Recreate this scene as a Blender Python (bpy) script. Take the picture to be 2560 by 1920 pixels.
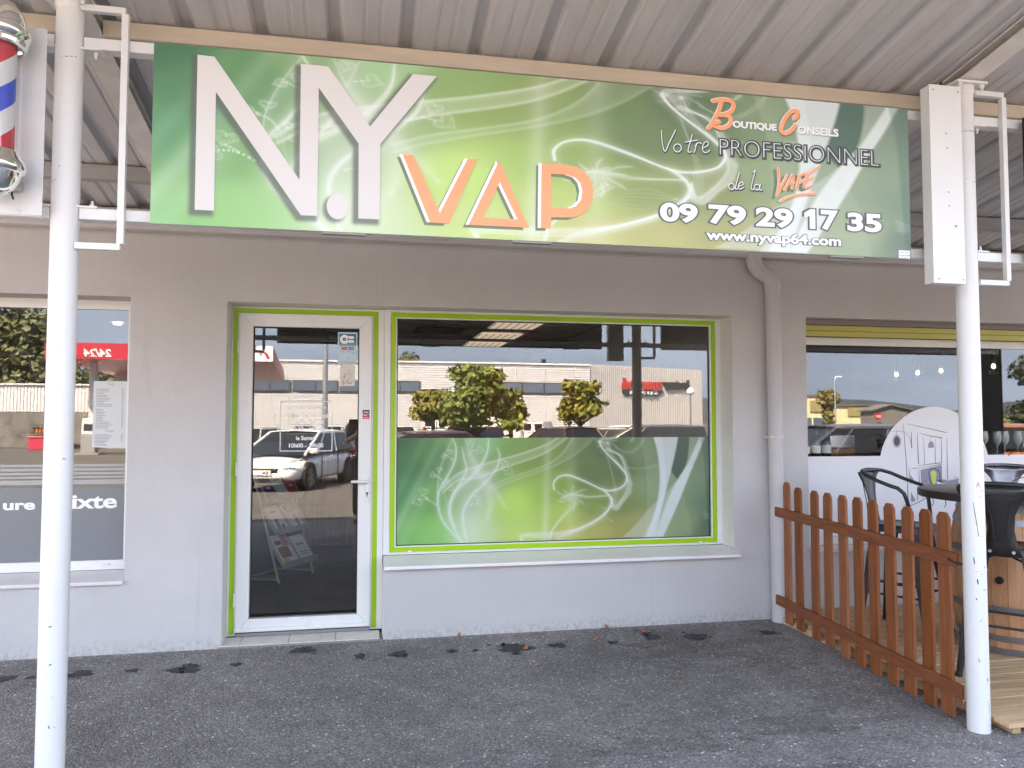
"""Shopfront under a metal canopy: procedural scene, all coordinates in metres (x along the facade, y into it, z up)."""
import bpy, bmesh, math, random
import numpy as np
from mathutils import Vector, Matrix, geometry

for _o in list(bpy.data.objects): bpy.data.objects.remove(_o)
SC = bpy.context.scene
COL = SC.collection
R = math.radians

# ---------------------------------------------------------------- camera, sky, sun, exposure
CAM = (0.8304, -5.314, 1.4482)
_yaw, _pit, _rol, _f = 0.1956, 0.0473, 0.0004, 1930.0
cd = bpy.data.cameras.new('camera'); cam = bpy.data.objects.new('camera', cd); COL.objects.link(cam)
_fw = Vector((math.sin(_yaw)*math.cos(_pit), math.cos(_yaw)*math.cos(_pit), math.sin(_pit)))
_rt = Vector((math.cos(_yaw), -math.sin(_yaw), 0)); _up = _rt.cross(_fw)
_r2 = math.cos(_rol)*_rt + math.sin(_rol)*_up; _u2 = -math.sin(_rol)*_rt + math.cos(_rol)*_up
_m = Matrix((_r2, _u2, -_fw)).transposed().to_4x4(); _m.translation = CAM
cam.matrix_world = _m
cd.sensor_width = 36; cd.lens = _f/2560*36; cd.clip_start = 0.03; cd.clip_end = 6000
SC.camera = cam

SUN_DIR = Vector((-0.42, 0.50, 0.78)).normalized()      # towards the sun: high, behind the shop
w = bpy.data.worlds.new('World'); SC.world = w; w.use_nodes = True
nt = w.node_tree; bg = nt.nodes['Background']; sky = nt.nodes.new('ShaderNodeTexSky')
sky.sky_type = 'NISHITA'; sky.sun_disc = False
sky.sun_elevation = math.asin(SUN_DIR.z); sky.sun_rotation = math.atan2(SUN_DIR.x, SUN_DIR.y)
sky.air_density = 0.9; sky.dust_density = 1.4; sky.ozone_density = 2.0; sky.altitude = 0
# a blue-grey cloud bank lies low round the horizon, with soft streaks in it
_tc = nt.nodes.new('ShaderNodeTexCoord'); _sx = nt.nodes.new('ShaderNodeSeparateXYZ'); nt.links.new(_tc.outputs['Generated'], _sx.inputs[0])
_mr = nt.nodes.new('ShaderNodeMapRange'); _mr.interpolation_type = 'SMOOTHSTEP'; _mr.inputs[1].default_value = 0.05; _mr.inputs[2].default_value = 0.50; _mr.inputs[3].default_value = 0.0; _mr.inputs[4].default_value = 1.0; nt.links.new(_sx.outputs[2], _mr.inputs[0])
_cm = nt.nodes.new('ShaderNodeMapping'); _cm.inputs['Scale'].default_value = (2.0, 2.0, 9.0); nt.links.new(_tc.outputs['Generated'], _cm.inputs[0])
_cn = nt.nodes.new('ShaderNodeTexNoise'); _cn.inputs['Scale'].default_value = 2.2; _cn.inputs['Detail'].default_value = 6; nt.links.new(_cm.outputs[0], _cn.inputs['Vector'])
_cr = nt.nodes.new('ShaderNodeMapRange'); _cr.inputs[1].default_value = 0.35; _cr.inputs[2].default_value = 0.7; _cr.inputs[3].default_value = 0.86; _cr.inputs[4].default_value = 1.18; nt.links.new(_cn.outputs['Fac'], _cr.inputs[0])
_mu = nt.nodes.new('ShaderNodeMix'); _mu.data_type = 'RGBA'; _mu.blend_type = 'MIX'; nt.links.new(_mr.outputs[0], _mu.inputs[0]); _mu.inputs[6].default_value = (1.20, 1.72, 2.75, 1); nt.links.new(sky.outputs[0], _mu.inputs[7])
_mv = nt.nodes.new('ShaderNodeVectorMath'); _mv.operation = 'SCALE'; nt.links.new(_mu.outputs[2], _mv.inputs[0]); nt.links.new(_cr.outputs[0], _mv.inputs['Scale'])
nt.links.new(_mv.outputs[0], bg.inputs[0]); bg.inputs[1].default_value = 0.15
sd = bpy.data.lights.new('sun', 'SUN'); sd.energy = 3.9; sd.angle = R(0.6); sd.color = (1.0, 0.96, 0.915)
sun = bpy.data.objects.new('sun', sd); COL.objects.link(sun); sun.location = (0, 0, 30)
sun.rotation_euler = (-SUN_DIR).to_track_quat('-Z', 'Y').to_euler()
SC.view_settings.view_transform = 'Standard'; SC.view_settings.look = 'None'
SC.view_settings.gamma = 1; SC.view_settings.use_curve_mapping = False
SC.view_settings.exposure = 3.55
SC.view_settings.use_white_balance = True; SC.view_settings.white_balance_temperature = 9500; SC.view_settings.white_balance_tint = 15
SC.render.engine = 'CYCLES'
SC.cycles.max_bounces = 10; SC.cycles.diffuse_bounces = 5; SC.cycles.glossy_bounces = 4
SC.cycles.transparent_max_bounces = 16; SC.cycles.transmission_bounces = 6
SC.cycles.sample_clamp_indirect = 6.0; SC.cycles.caustics_reflective = False; SC.cycles.caustics_refractive = False
SC.cycles.use_denoising = True
try: SC.cycles.denoiser = 'OPENIMAGEDENOISE'
except Exception: pass

# ---------------------------------------------------------------- helpers
def lin(c):
    return tuple(((v/255)/12.92 if v/255 <= 0.04045 else ((v/255+0.055)/1.055)**2.4) for v in c)

_mats = {}
def mat(name, col, rough=0.6, metal=0.0, var=0.0, vscale=4.0, bump=0.0, bscale=60.0, spec=0.5, col2=None, stretch=None, coat=0.0, emit=0.0, detail=6, objvar=0.0):
    if name in _mats: return _mats[name]
    m = bpy.data.materials.new(name); m.use_nodes = True; _mats[name] = m
    n = m.node_tree.nodes; l = m.node_tree.links; b = n['Principled BSDF']
    b.inputs['Base Color'].default_value = (*col, 1); b.inputs['Roughness'].default_value = rough
    b.inputs['Metallic'].default_value = metal; b.inputs['Specular IOR Level'].default_value = spec
    if coat: b.inputs['Coat Weight'].default_value = coat; b.inputs['Coat Roughness'].default_value = 0.05
    if emit: b.inputs['Emission Color'].default_value = (*col, 1); b.inputs['Emission Strength'].default_value = emit
    if var or bump:
        tc = n.new('ShaderNodeTexCoord'); src = tc.outputs['Object']
        if stretch:
            mp = n.new('ShaderNodeMapping'); mp.inputs['Scale'].default_value = stretch; l.new(src, mp.inputs[0]); src = mp.outputs[0]
    if var:
        t = n.new('ShaderNodeTexNoise'); t.inputs['Scale'].default_value = vscale; t.inputs['Detail'].default_value = detail
        t.inputs['Roughness'].default_value = 0.6; l.new(src, t.inputs['Vector'])
        mr = n.new('ShaderNodeMapRange'); mr.inputs[1].default_value = 0.3; mr.inputs[2].default_value = 0.7; l.new(t.outputs['Fac'], mr.inputs[0])
        mx = n.new('ShaderNodeMix'); mx.data_type = 'RGBA'; l.new(mr.outputs[0], mx.inputs[0])
        c2 = col2 if col2 else tuple(max(0, v*(1-var)) for v in col); c1 = col if col2 else tuple(min(1, v*(1+var*0.5)) for v in col)
        mx.inputs[6].default_value = (*c2, 1); mx.inputs[7].default_value = (*c1, 1)
        l.new(mx.outputs[2], b.inputs['Base Color'])
        mr2 = n.new('ShaderNodeMapRange'); mr2.inputs[3].default_value = min(1, rough+0.12); mr2.inputs[4].default_value = max(0, rough-0.08)
        l.new(t.outputs['Fac'], mr2.inputs[0]); l.new(mr2.outputs[0], b.inputs['Roughness'])
    if objvar:      # every piece its own shade, as boards from one batch differ
        oi = n.new('ShaderNodeObjectInfo'); mo = n.new('ShaderNodeMapRange'); mo.inputs[3].default_value = 1-objvar; mo.inputs[4].default_value = 1+objvar; l.new(oi.outputs['Random'], mo.inputs[0])
        hs = n.new('ShaderNodeHueSaturation'); l.new(mo.outputs[0], hs.inputs['Value']); m2 = n.new('ShaderNodeMapRange'); m2.inputs[3].default_value = 1+objvar*0.3; m2.inputs[4].default_value = 1-objvar*0.3; l.new(oi.outputs['Random'], m2.inputs[0]); l.new(m2.outputs[0], hs.inputs['Saturation'])
        if b.inputs['Base Color'].links: l.new(b.inputs['Base Color'].links[0].from_socket, hs.inputs['Color'])
        else: hs.inputs['Color'].default_value = (*col, 1)
        l.new(hs.outputs[0], b.inputs['Base Color'])
    if bump:
        t2 = n.new('ShaderNodeTexNoise'); t2.inputs['Scale'].default_value = bscale; t2.inputs['Detail'].default_value = 5; l.new(src, t2.inputs['Vector'])
        bp = n.new('ShaderNodeBump'); bp.inputs['Strength'].default_value = bump; bp.inputs['Distance'].default_value = 0.01
        l.new(t2.outputs['Fac'], bp.inputs['Height']); l.new(bp.outputs[0], b.inputs['Normal'])
    return m

def glass_mat(name, refl=0.2, tint=(0.86, 0.9, 0.89), wavy=0.0):
    m = bpy.data.materials.new(name); m.use_nodes = True; n = m.node_tree.nodes; l = m.node_tree.links
    n.remove(n['Principled BSDF']); out = n['Material Output']
    g = n.new('ShaderNodeBsdfGlossy'); g.inputs['Roughness'].default_value = 0.0; g.inputs['Color'].default_value = (0.96, 0.98, 1, 1)
    t = n.new('ShaderNodeBsdfTransparent'); t.inputs['Color'].default_value = (*tint, 1)
    lw_ = n.new('ShaderNodeLayerWeight'); lw_.inputs['Blend'].default_value = 0.5; fr = n.new('ShaderNodeMath'); fr.operation = 'POWER'; fr.inputs[1].default_value = 5.0; l.new(lw_.outputs['Facing'], fr.inputs[0])
    ma = n.new('ShaderNodeMath'); ma.operation = 'MULTIPLY_ADD'; ma.inputs[1].default_value = 1.0; ma.inputs[2].default_value = refl; ma.use_clamp = True
    l.new(fr.outputs[0], ma.inputs[0])
    if wavy:
        tc = n.new('ShaderNodeTexCoord'); t2 = n.new('ShaderNodeTexNoise'); t2.inputs['Scale'].default_value = 1.6; t2.inputs['Detail'].default_value = 0
        l.new(tc.outputs['Object'], t2.inputs['Vector']); bp = n.new('ShaderNodeBump'); bp.inputs['Strength'].default_value = wavy; bp.inputs['Distance'].default_value = 0.004
        l.new(t2.outputs['Fac'], bp.inputs['Height']); l.new(bp.outputs[0], g.inputs['Normal'])
    mx = n.new('ShaderNodeMixShader'); l.new(ma.outputs[0], mx.inputs[0]); l.new(t.outputs[0], mx.inputs[1]); l.new(g.outputs[0], mx.inputs[2])
    l.new(mx.outputs[0], out.inputs[0]); return m

def vcol_mat(name, rough=0.35, spec=0.4, emitless=True):
    m = bpy.data.materials.new(name); m.use_nodes = True; n = m.node_tree.nodes; l = m.node_tree.links; b = n['Principled BSDF']
    a = n.new('ShaderNodeAttribute'); a.attribute_name = 'Col'; l.new(a.outputs['Color'], b.inputs['Base Color'])
    b.inputs['Roughness'].default_value = rough; b.inputs['Specular IOR Level'].default_value = spec; return m

class MB:
    """collects geometry; build() links it as ONE mesh object"""
    def __init__(s): s.v = []; s.f = []; s.mi = []; s.cur = 0
    def add(s, vs, fs):
        k = len(s.v); s.v += [tuple(p) for p in vs]; s.f += [tuple(i+k for i in f) for f in fs]; s.mi += [s.cur]*len(fs); return s
    def box(s, x0, x1, y0, y1, z0, z1):
        return s.add([(x0,y0,z0),(x1,y0,z0),(x1,y1,z0),(x0,y1,z0),(x0,y0,z1),(x1,y0,z1),(x1,y1,z1),(x0,y1,z1)],
                     [(0,3,2,1),(4,5,6,7),(0,1,5,4),(1,2,6,5),(2,3,7,6),(3,0,4,7)])
    def beam(s, a, b, w, h, up=(0,0,1)):
        a = Vector(a); b = Vector(b); d = (b-a).normalized(); u = Vector(up)
        if abs(d.dot(u)) > 0.99: u = Vector((0,1,0))
        x = d.cross(u).normalized(); y = x.cross(d).normalized()
        vs = [p + x*(i*w/2) + y*(j*h/2) for p in (a, b) for i, j in ((-1,-1),(1,-1),(1,1),(-1,1))]
        return s.add(vs, [(0,1,2,3),(7,6,5,4),(0,4,5,1),(1,5,6,2),(2,6,7,3),(3,7,4,0)])
    def tube(s, pts, r, n=8, closed=False, cap=True):
        pts = [Vector(p) for p in pts]; rs = r if isinstance(r, (list, tuple)) else [r]*len(pts)
        k = len(s.v); N = len(pts); prev = None; vs = []
        for i, p in enumerate(pts):
            if closed: d = (pts[(i+1) % N]-pts[i-1]).normalized()
            else: d = (pts[min(i+1, N-1)]-pts[max(i-1, 0)]).normalized()
            if prev is None:
                u = Vector((0,0,1)) if abs(d.z) < 0.9 else Vector((1,0,0)); x = d.cross(u).normalized()
            else: x = (prev - d*prev.dot(d)).normalized()
            prev = x; y = d.cross(x)
            vs += [p + (x*math.cos(2*math.pi*j/n) + y*math.sin(2*math.pi*j/n))*rs[i] for j in range(n)]
        fs = []
        for i in range(N if closed else N-1):
            a = i*n; b = ((i+1) % N)*n
            fs += [(a+j, a+(j+1) % n, b+(j+1) % n, b+j) for j in range(n)]
        if cap and not closed: fs += [tuple(range(n))[::-1], tuple((N-1)*n+j for j in range(n))]
        return s.add(vs, fs)
    def cyl(s, c, r, z0, z1, n=24, r1=None):
        return s.tube([(c[0],c[1],z0),(c[0],c[1],z1)], [r, r if r1 is None else r1], n)
    def lathe(s, c, prof, n=32, a0=0, a1=2*math.pi):
        vs = []; fs = []; full = abs(a1-a0-2*math.pi) < 1e-6; M = n if full else n+1
        for r, z in prof:
            vs += [(c[0]+r*math.cos(a0+(a1-a0)*j/n), c[1]+r*math.sin(a0+(a1-a0)*j/n), c[2]+z) for j in range(M)]
        for i in range(len(prof)-1):
            for j in range(n): fs.append((i*M+j, i*M+(j+1) % M, (i+1)*M+(j+1) % M, (i+1)*M+j))
        return s.add(vs, fs)
    def poly(s, pts, y0, y1=None, holes=()):
        """polygon given in (x, z) at depth y0, extruded to y1"""
        loops = [pts] + list(holes); tri = geometry.tessellate_polygon([[Vector((p[0], p[1], 0)) for p in lp] for lp in loops])
        flat = [p for lp in loops for p in lp]
        vs = [(p[0], y0, p[1]) for p in flat]; fs = [tuple(t) for t in tri]
        if y1 is not None and y1 != y0:
            n = len(flat); vs += [(p[0], y1, p[1]) for p in flat]; fs += [tuple(i+n for i in t[::-1]) for t in tri]
            k = 0
            for lp in loops:
                m = len(lp); fs += [(k+i, k+(i+1) % m, n+k+(i+1) % m, n+k+i) for i in range(m)]; k += m
        return s.add(vs, fs)
    def stroke(s, pts, wd, y, cap=True):
        """flat brush stroke in the (x, z) plane at depth y; wd one width or one per point"""
        n = len(pts); ws = wd if isinstance(wd, (list, tuple)) else [wd]*n; vs = []
        for i, p in enumerate(pts):
            a = pts[max(i-1, 0)]; b = pts[min(i+1, n-1)]; dx, dz = b[0]-a[0], b[1]-a[1]; L = math.hypot(dx, dz) or 1
            nx, nz = -dz/L*ws[i]/2, dx/L*ws[i]/2; vs += [(p[0]+nx, y, p[1]+nz), (p[0]-nx, y, p[1]-nz)]
        s.add(vs, [(2*i, 2*i+1, 2*i+3, 2*i+2) for i in range(n-1)])
        if cap:
            for k_, (p, r) in enumerate(((pts[0], ws[0]/2), (pts[-1], ws[-1]/2))):
                s.add([(p[0]+r*math.cos(t*math.pi/5), y-0.00012-0.00006*k_, p[1]+r*math.sin(t*math.pi/5)) for t in range(10)], [tuple(range(10))])
        return s
    def xform(s, M):
        s.v = [tuple(M @ Vector(p)) for p in s.v]; return s
    def build(s, name, mats, parent=None, smooth=False, bevel=0.0, fix=True, local=False, segs=2):
        me = bpy.data.meshes.new(name); off = Vector((0,0,0))
        if parent is not None and not local:
            p = parent
            while p is not None: off += p.location; p = p.parent
        vs = s.v if off.length == 0 else [(x-off.x, y-off.y, z-off.z) for x, y, z in s.v]
        me.from_pydata(vs, [], s.f)
        if fix:
            bm = bmesh.new(); bm.from_mesh(me); bmesh.ops.recalc_face_normals(bm, faces=bm.faces); bm.to_mesh(me); bm.free()
        if not isinstance(mats, (list, tuple)): mats = [mats]
        for m in mats: me.materials.append(m)
        if len(mats) > 1: me.polygons.foreach_set('material_index', s.mi)
        if smooth:
            me.polygons.foreach_set('use_smooth', [True]*len(me.polygons)); me.set_sharp_from_angle(angle=R(40))
        me.update()
        o = bpy.data.objects.new(name, me); COL.objects.link(o)
        if parent is not None: o.parent = parent
        if bevel:
            b = o.modifiers.new('bevel', 'BEVEL'); b.width = bevel; b.segments = segs; b.limit_method = 'ANGLE'; b.angle_limit = R(35)
            b.harden_normals = False
        return o

def tag(o, label=None, cat=None, group=None, kind=None):
    if label: o['label'] = label
    if cat: o['category'] = cat
    if group: o['group'] = group
    if kind: o['kind'] = kind
    return o
def thing(name, label, cat, loc=(0,0,0), rz=0.0, group=None):
    o = bpy.data.objects.new(name, None); COL.objects.link(o); o.location = loc; o.rotation_euler = (0,0,rz); o.empty_display_size = 0.1
    return tag(o, label, cat, group)
def dup(root, loc, rz, label, group=None):
    def rec(o, par):
        c = o.copy(); COL.objects.link(c); c.parent = par
        for ch in o.children: rec(ch, c)
        return c
    r = rec(root, None); r.location = loc; r.rotation_euler = (0,0,rz); r['label'] = label
    if group: r['group'] = group
    return r

_tcache = {}
def text2d(s, bold=0.0, space=1.0):
    key = (s, bold, space)
    if key in _tcache: return _tcache[key]
    cu = bpy.data.curves.new('t', 'FONT'); cu.body = s; cu.size = 1.0; cu.offset = bold; cu.space_character = space; cu.resolution_u = 6
    o = bpy.data.objects.new('t', cu); COL.objects.link(o); bpy.context.view_layer.update()
    me = o.to_mesh(); vs = [(v.co.x, v.co.y) for v in me.vertices]; fs = [tuple(p.vertices) for p in me.polygons]
    o.to_mesh_clear(); bpy.data.objects.remove(o); bpy.data.curves.remove(cu)
    _tcache[key] = (vs, fs); return vs, fs
def put_text(mb, s, x0, x1, z0, z1, y, bold=0.0, shear=0.0, ref=None, space=1.0, mirror=False, fit=None):
    """letters of s mapped from their own bounding box (or that of the un-bolded word) onto x0..x1, z0..z1 at depth y"""
    vs, fs = text2d(s, bold, space); rv = text2d(s, fit if fit is not None else bold, space)[0]
    ax, bx = min(v[0] for v in rv), max(v[0] for v in rv); az, bz = min(v[1] for v in rv), max(v[1] for v in rv)
    out = []
    for px, pz in vs:
        u = (px-ax)/(bx-ax); t = (pz-az)/(bz-az)
        if mirror: u = 1-u
        x = x0+(x1-x0)*u + shear*(t-0.0)*(z1-z0); out.append((x, y, z0+(z1-z0)*t))
    mb.add(out, fs); return mb

def safe_bold(ch, bold):
    """nearest outline width at which the glyph's offset curve does not fold over itself"""
    def area(b):
        vs, fs = text2d(ch, b); return sum(abs(sum(vs[f[k-1]][0]*vs[f[k]][1]-vs[f[k]][0]*vs[f[k-1]][1] for k in range(len(f))))/2 for f in fs)
    a0, a1 = area(0.0), area(0.036)
    for b in (bold, bold+0.008, bold-0.008, bold-0.016, bold-0.026, bold-0.036):
        if area(b) > 0.93*(a0+(a1-a0)/0.036*b): return b
    return 0.036
def put_chars(mb, s, x0, x1, z0, z1, y, bold, fit, lay=0.00025):
    """like put_text, but neighbouring letters lie in two thin layers so that their wide outlines may overlap"""
    rv = text2d(s, fit)[0]; ax, bx = min(v[0] for v in rv), max(v[0] for v in rv); az, bz = min(v[1] for v in rv), max(v[1] for v in rv)
    for i, ch in enumerate(s):
        if ch == ' ': continue
        off = max(v[0] for v in text2d(s[:i+1])[0])-max(v[0] for v in text2d(ch)[0]); vs, fs = text2d(ch, safe_bold(ch, bold))
        if ch == '1':       # a one with a flag
            a0, a1 = min(v[0] for v in vs), max(v[0] for v in vs); c0, c1 = min(v[1] for v in vs), max(v[1] for v in vs); k = bold*0.6
            vs = [(a0,c0),(a1,c0),(a1,c1),(a0+0.03,c1),(a0-0.15-k*0.5,c1-0.15),(a0-0.15-k*0.5,c1-0.31-k),(a0,c1-0.25-k)]; fs = [(0,1,2,6),(6,2,3),(6,3,4),(6,4,5)]
        mb.add([(x0+(x1-x0)*(px+off-ax)/(bx-ax), y-lay*(i % 3), z0+(z1-z0)*(pz-az)/(bz-az)) for px, pz in vs], fs)
    return mb

def wall_mesh(mb, xs0, xs1, zs0, zs1, y0, y1, holes, top=True):
    """upright wall slab in the xz plane with rectangular holes (x0, x1, z0, z1) and their reveals"""
    X = sorted({xs0, xs1, *[h[0] for h in holes], *[h[1] for h in holes]}); Zs = sorted({zs0, zs1, *[h[2] for h in holes], *[h[3] for h in holes]})
    inside = lambda x, z: any(h[0] < x < h[1] and h[2] < z < h[3] for h in holes)
    nx, nz = len(X)-1, len(Zs)-1; solid = [[not inside((X[i]+X[i+1])/2, (Zs[j]+Zs[j+1])/2) for j in range(nz)] for i in range(nx)]
    for i in range(nx):
        for j in range(nz):
            if not solid[i][j]: continue
            a, b, c, d = X[i], X[i+1], Zs[j], Zs[j+1]
            mb.add([(a,y0,c),(b,y0,c),(b,y0,d),(a,y0,d)], [(0,1,2,3)]); mb.add([(a,y1,c),(b,y1,c),(b,y1,d),(a,y1,d)], [(3,2,1,0)])
            S = lambda ii, jj: 0 <= ii < nx and 0 <= jj < nz and solid[ii][jj]
            if not S(i-1, j): mb.add([(a,y0,c),(a,y1,c),(a,y1,d),(a,y0,d)], [(0,3,2,1)])
            if not S(i+1, j): mb.add([(b,y0,c),(b,y1,c),(b,y1,d),(b,y0,d)], [(0,1,2,3)])
            if not S(i, j-1): mb.add([(a,y0,c),(b,y0,c),(b,y1,c),(a,y1,c)], [(3,2,1,0)])
            if not S(i, j+1): mb.add([(a,y0,d),(b,y0,d),(b,y1,d),(a,y1,d)], [(0,1,2,3)])
    return mb

def frame_mb(x0, x1, z0, z1, wd, y0, y1, bottom=True, wl=None):
    """mitred rectangular frame"""
    mb = MB(); wl_, wr_, wb_, wt_ = wd if isinstance(wd, tuple) else (wd, wd, wd, wd); b = wb_ if bottom else 0
    o = [(x0,z0),(x1,z0),(x1,z1),(x0,z1)]; i = [(x0+wl_,z0+b),(x1-wr_,z0+b),(x1-wr_,z1-wt_),(x0+wl_,z1-wt_)]
    for k in ((0,1) if bottom else ()), (1,2), (2,3), (3,0):
        if not k: continue
        a, c = k; g = 0.0006
        q = [o[a], o[c], i[c], i[a]]; cx = sum(p[0] for p in q)/4; cz = sum(p[1] for p in q)/4
        mb.poly([(p[0]+(cx-p[0])*g, p[1]+(cz-p[1])*g) for p in q], y0, y1)
    return mb

# ---------------------------------------------------------------- traced outlines on the sign, the film and the ground (metres)
LET_N = [(0.194, 2.8859), (0.1946, 2.269), (0.2659, 2.269), (0.2648, 2.7432), (0.5952, 2.268), (0.6592, 2.2686), (0.6584, 2.7939), (0.6595, 2.8858), (0.5872, 2.8849), (0.5879, 2.411), (0.2566, 2.8844)]
LET_Y = [(0.6595, 2.8858), (0.6584, 2.7939), (0.8187, 2.5753), (0.82, 2.2667), (0.9055, 2.2671), (0.9057, 2.5798), (1.1361, 2.8836), (1.0375, 2.8837), (0.8639, 2.6494), (0.6948, 2.885)]
LET_DOT = [(0.7382, 2.3115), (0.7812, 2.3139), (0.7387, 2.2591)]
LET_V = [(0.9976, 2.5413), (1.0394, 2.5424), (1.1514, 2.3049), (1.2662, 2.5412), (1.3058, 2.5427), (1.1894, 2.2641), (1.1112, 2.2648)]
LET_A = [(1.4011, 2.5431), (1.529, 2.2633), (1.2712, 2.2624)]
LET_A_HOLE = [(1.403, 2.4524), (1.4794, 2.2961), (1.3319, 2.2962)]
LET_P = [(1.5847, 2.5433), (1.6907, 2.543), (1.7404, 2.5365), (1.7778, 2.5163), (1.8028, 2.4842), (1.8126, 2.442), (1.8086, 2.399), (1.7897, 2.3583), (1.7614, 2.3307), (1.721, 2.3164), (1.6253, 2.3132), (1.6234, 2.265), (1.5806, 2.2641)]
LET_P_HOLE = [(1.6257, 2.5005), (1.6968, 2.5008), (1.734, 2.4909), (1.7557, 2.4691), (1.765, 2.4331), (1.7573, 2.3931), (1.7367, 2.3676), (1.7087, 2.3557), (1.6242, 2.3554)]
T_OUTIQUE = [(2.4689, 2.7588), (2.6829, 2.7638), (2.4714, 2.7967)]
T_ONSEILS = [(2.7893, 2.7619), (2.9959, 2.7621), (2.7921, 2.7973)]
T_PROF = [(2.4035, 2.6311), (3.21, 2.6347), (2.4045, 2.7106)]
T_PHONE = [[(2.1169, 2.3178), (2.294, 2.3219), (2.1196, 2.4061)], [(2.3459, 2.322), (2.5257, 2.3209), (2.347, 2.41)], [(2.5734, 2.3188), (2.7566, 2.3208), (2.5769, 2.41)], [(2.8069, 2.3195), (2.9863, 2.3217), (2.8087, 2.4144)], [(3.033, 2.3221), (3.211, 2.3228), (3.035, 2.4103)]]
T_WWW = [(2.3329, 2.2423), (2.9991, 2.2502), (2.3334, 2.285)]
SCR_B = [[(2.4149, 2.878), (2.3974, 2.83), (2.3629, 2.7667), (2.3493, 2.7517)], [(2.373, 2.8772), (2.415, 2.887), (2.4557, 2.8852), (2.4738, 2.8681), (2.4632, 2.8397), (2.4311, 2.8218), (2.406, 2.8172)], [(2.406, 2.8172), (2.4445, 2.8164), (2.4599, 2.7984), (2.4487, 2.7732), (2.4166, 2.7568), (2.383, 2.7644), (2.3866, 2.7781), (2.4015, 2.7837)]]
SCR_C = [[(2.7743, 2.8273), (2.7895, 2.8447), (2.7877, 2.8629), (2.7666, 2.8638), (2.7381, 2.8407), (2.7135, 2.7998), (2.7074, 2.7682), (2.7239, 2.7565), (2.7543, 2.7704), (2.778, 2.795)]]
SCR_VOTRE = [[(2.1284, 2.7238), (2.1306, 2.6739), (2.1433, 2.6322), (2.1646, 2.6731), (2.1941, 2.7312)], [(2.2204, 2.6526), (2.2185, 2.6448), (2.2135, 2.6383), (2.2063, 2.6344), (2.1984, 2.6339), (2.1913, 2.6368), (2.1864, 2.6426), (2.1848, 2.6501), (2.1866, 2.6578), (2.1916, 2.6643), (2.1987, 2.6682), (2.2067, 2.6688), (2.2138, 2.6659), (2.2187, 2.6601), (2.2204, 2.6526)], [(2.2734, 2.7169), (2.2527, 2.646), (2.2579, 2.6363), (2.2672, 2.6382)], [(2.2398, 2.6804), (2.2984, 2.6934)], [(2.2929, 2.6779), (2.2818, 2.6367)], [(2.2848, 2.6647), (2.3009, 2.6822), (2.3162, 2.6783)], [(2.3227, 2.6585), (2.3469, 2.6735), (2.3451, 2.6892), (2.3303, 2.6843), (2.32, 2.6621), (2.3245, 2.6421), (2.3412, 2.6408), (2.3554, 2.6506)]]
SCR_DELA = [[(2.4719, 2.4944), (2.4705, 2.4882), (2.4666, 2.4832), (2.4612, 2.4801), (2.4551, 2.4798), (2.4497, 2.4822), (2.4461, 2.4868), (2.4448, 2.4928), (2.4462, 2.4989), (2.45, 2.504), (2.4555, 2.507), (2.4615, 2.5074), (2.4669, 2.505), (2.4706, 2.5004), (2.4719, 2.4944)], [(2.4972, 2.557), (2.4773, 2.4915), (2.4806, 2.4841), (2.4887, 2.4852)], [(2.4909, 2.4968), (2.5142, 2.5058), (2.5096, 2.517), (2.4965, 2.5086), (2.4909, 2.4924), (2.5009, 2.4847), (2.5181, 2.4946)], [(2.5643, 2.5651), (2.574, 2.5709), (2.5536, 2.498), (2.5576, 2.4855), (2.5672, 2.4899)], [(2.5948, 2.4986), (2.5934, 2.4929), (2.5897, 2.4883), (2.5844, 2.4855), (2.5786, 2.4851), (2.5734, 2.4873), (2.5699, 2.4915), (2.5687, 2.497), (2.5701, 2.5026), (2.5738, 2.5073), (2.579, 2.5101), (2.5848, 2.5104), (2.59, 2.5083), (2.5936, 2.504), (2.5948, 2.4986)], [(2.5991, 2.511), (2.5947, 2.4915), (2.5987, 2.4854), (2.6063, 2.4884)]]
SCR_VAPE = [[(2.6882, 2.5898), (2.6906, 2.5268), (2.6784, 2.4631)], [(2.6784, 2.4631), (2.7079, 2.5201), (2.7316, 2.5616)], [(2.7164, 2.4929), (2.7611, 2.5666), (2.755, 2.5017)], [(2.7309, 2.5215), (2.766, 2.5314)], [(2.7753, 2.5029), (2.7934, 2.5654)], [(2.7891, 2.5632), (2.8231, 2.5751), (2.8255, 2.5506), (2.7849, 2.5274)], [(2.835, 2.5713), (2.8148, 2.5111), (2.8553, 2.5213)], [(2.8315, 2.5691), (2.8911, 2.612)], [(2.8238, 2.5401), (2.8596, 2.5592)]]
SCR_UNDER = [[(2.6925, 2.4388), (2.7206, 2.4546), (2.7663, 2.4707), (2.8156, 2.48), (2.868, 2.4857)]]
STICKER = [(3.2996, 2.2445), (3.358, 2.2073)]
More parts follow.
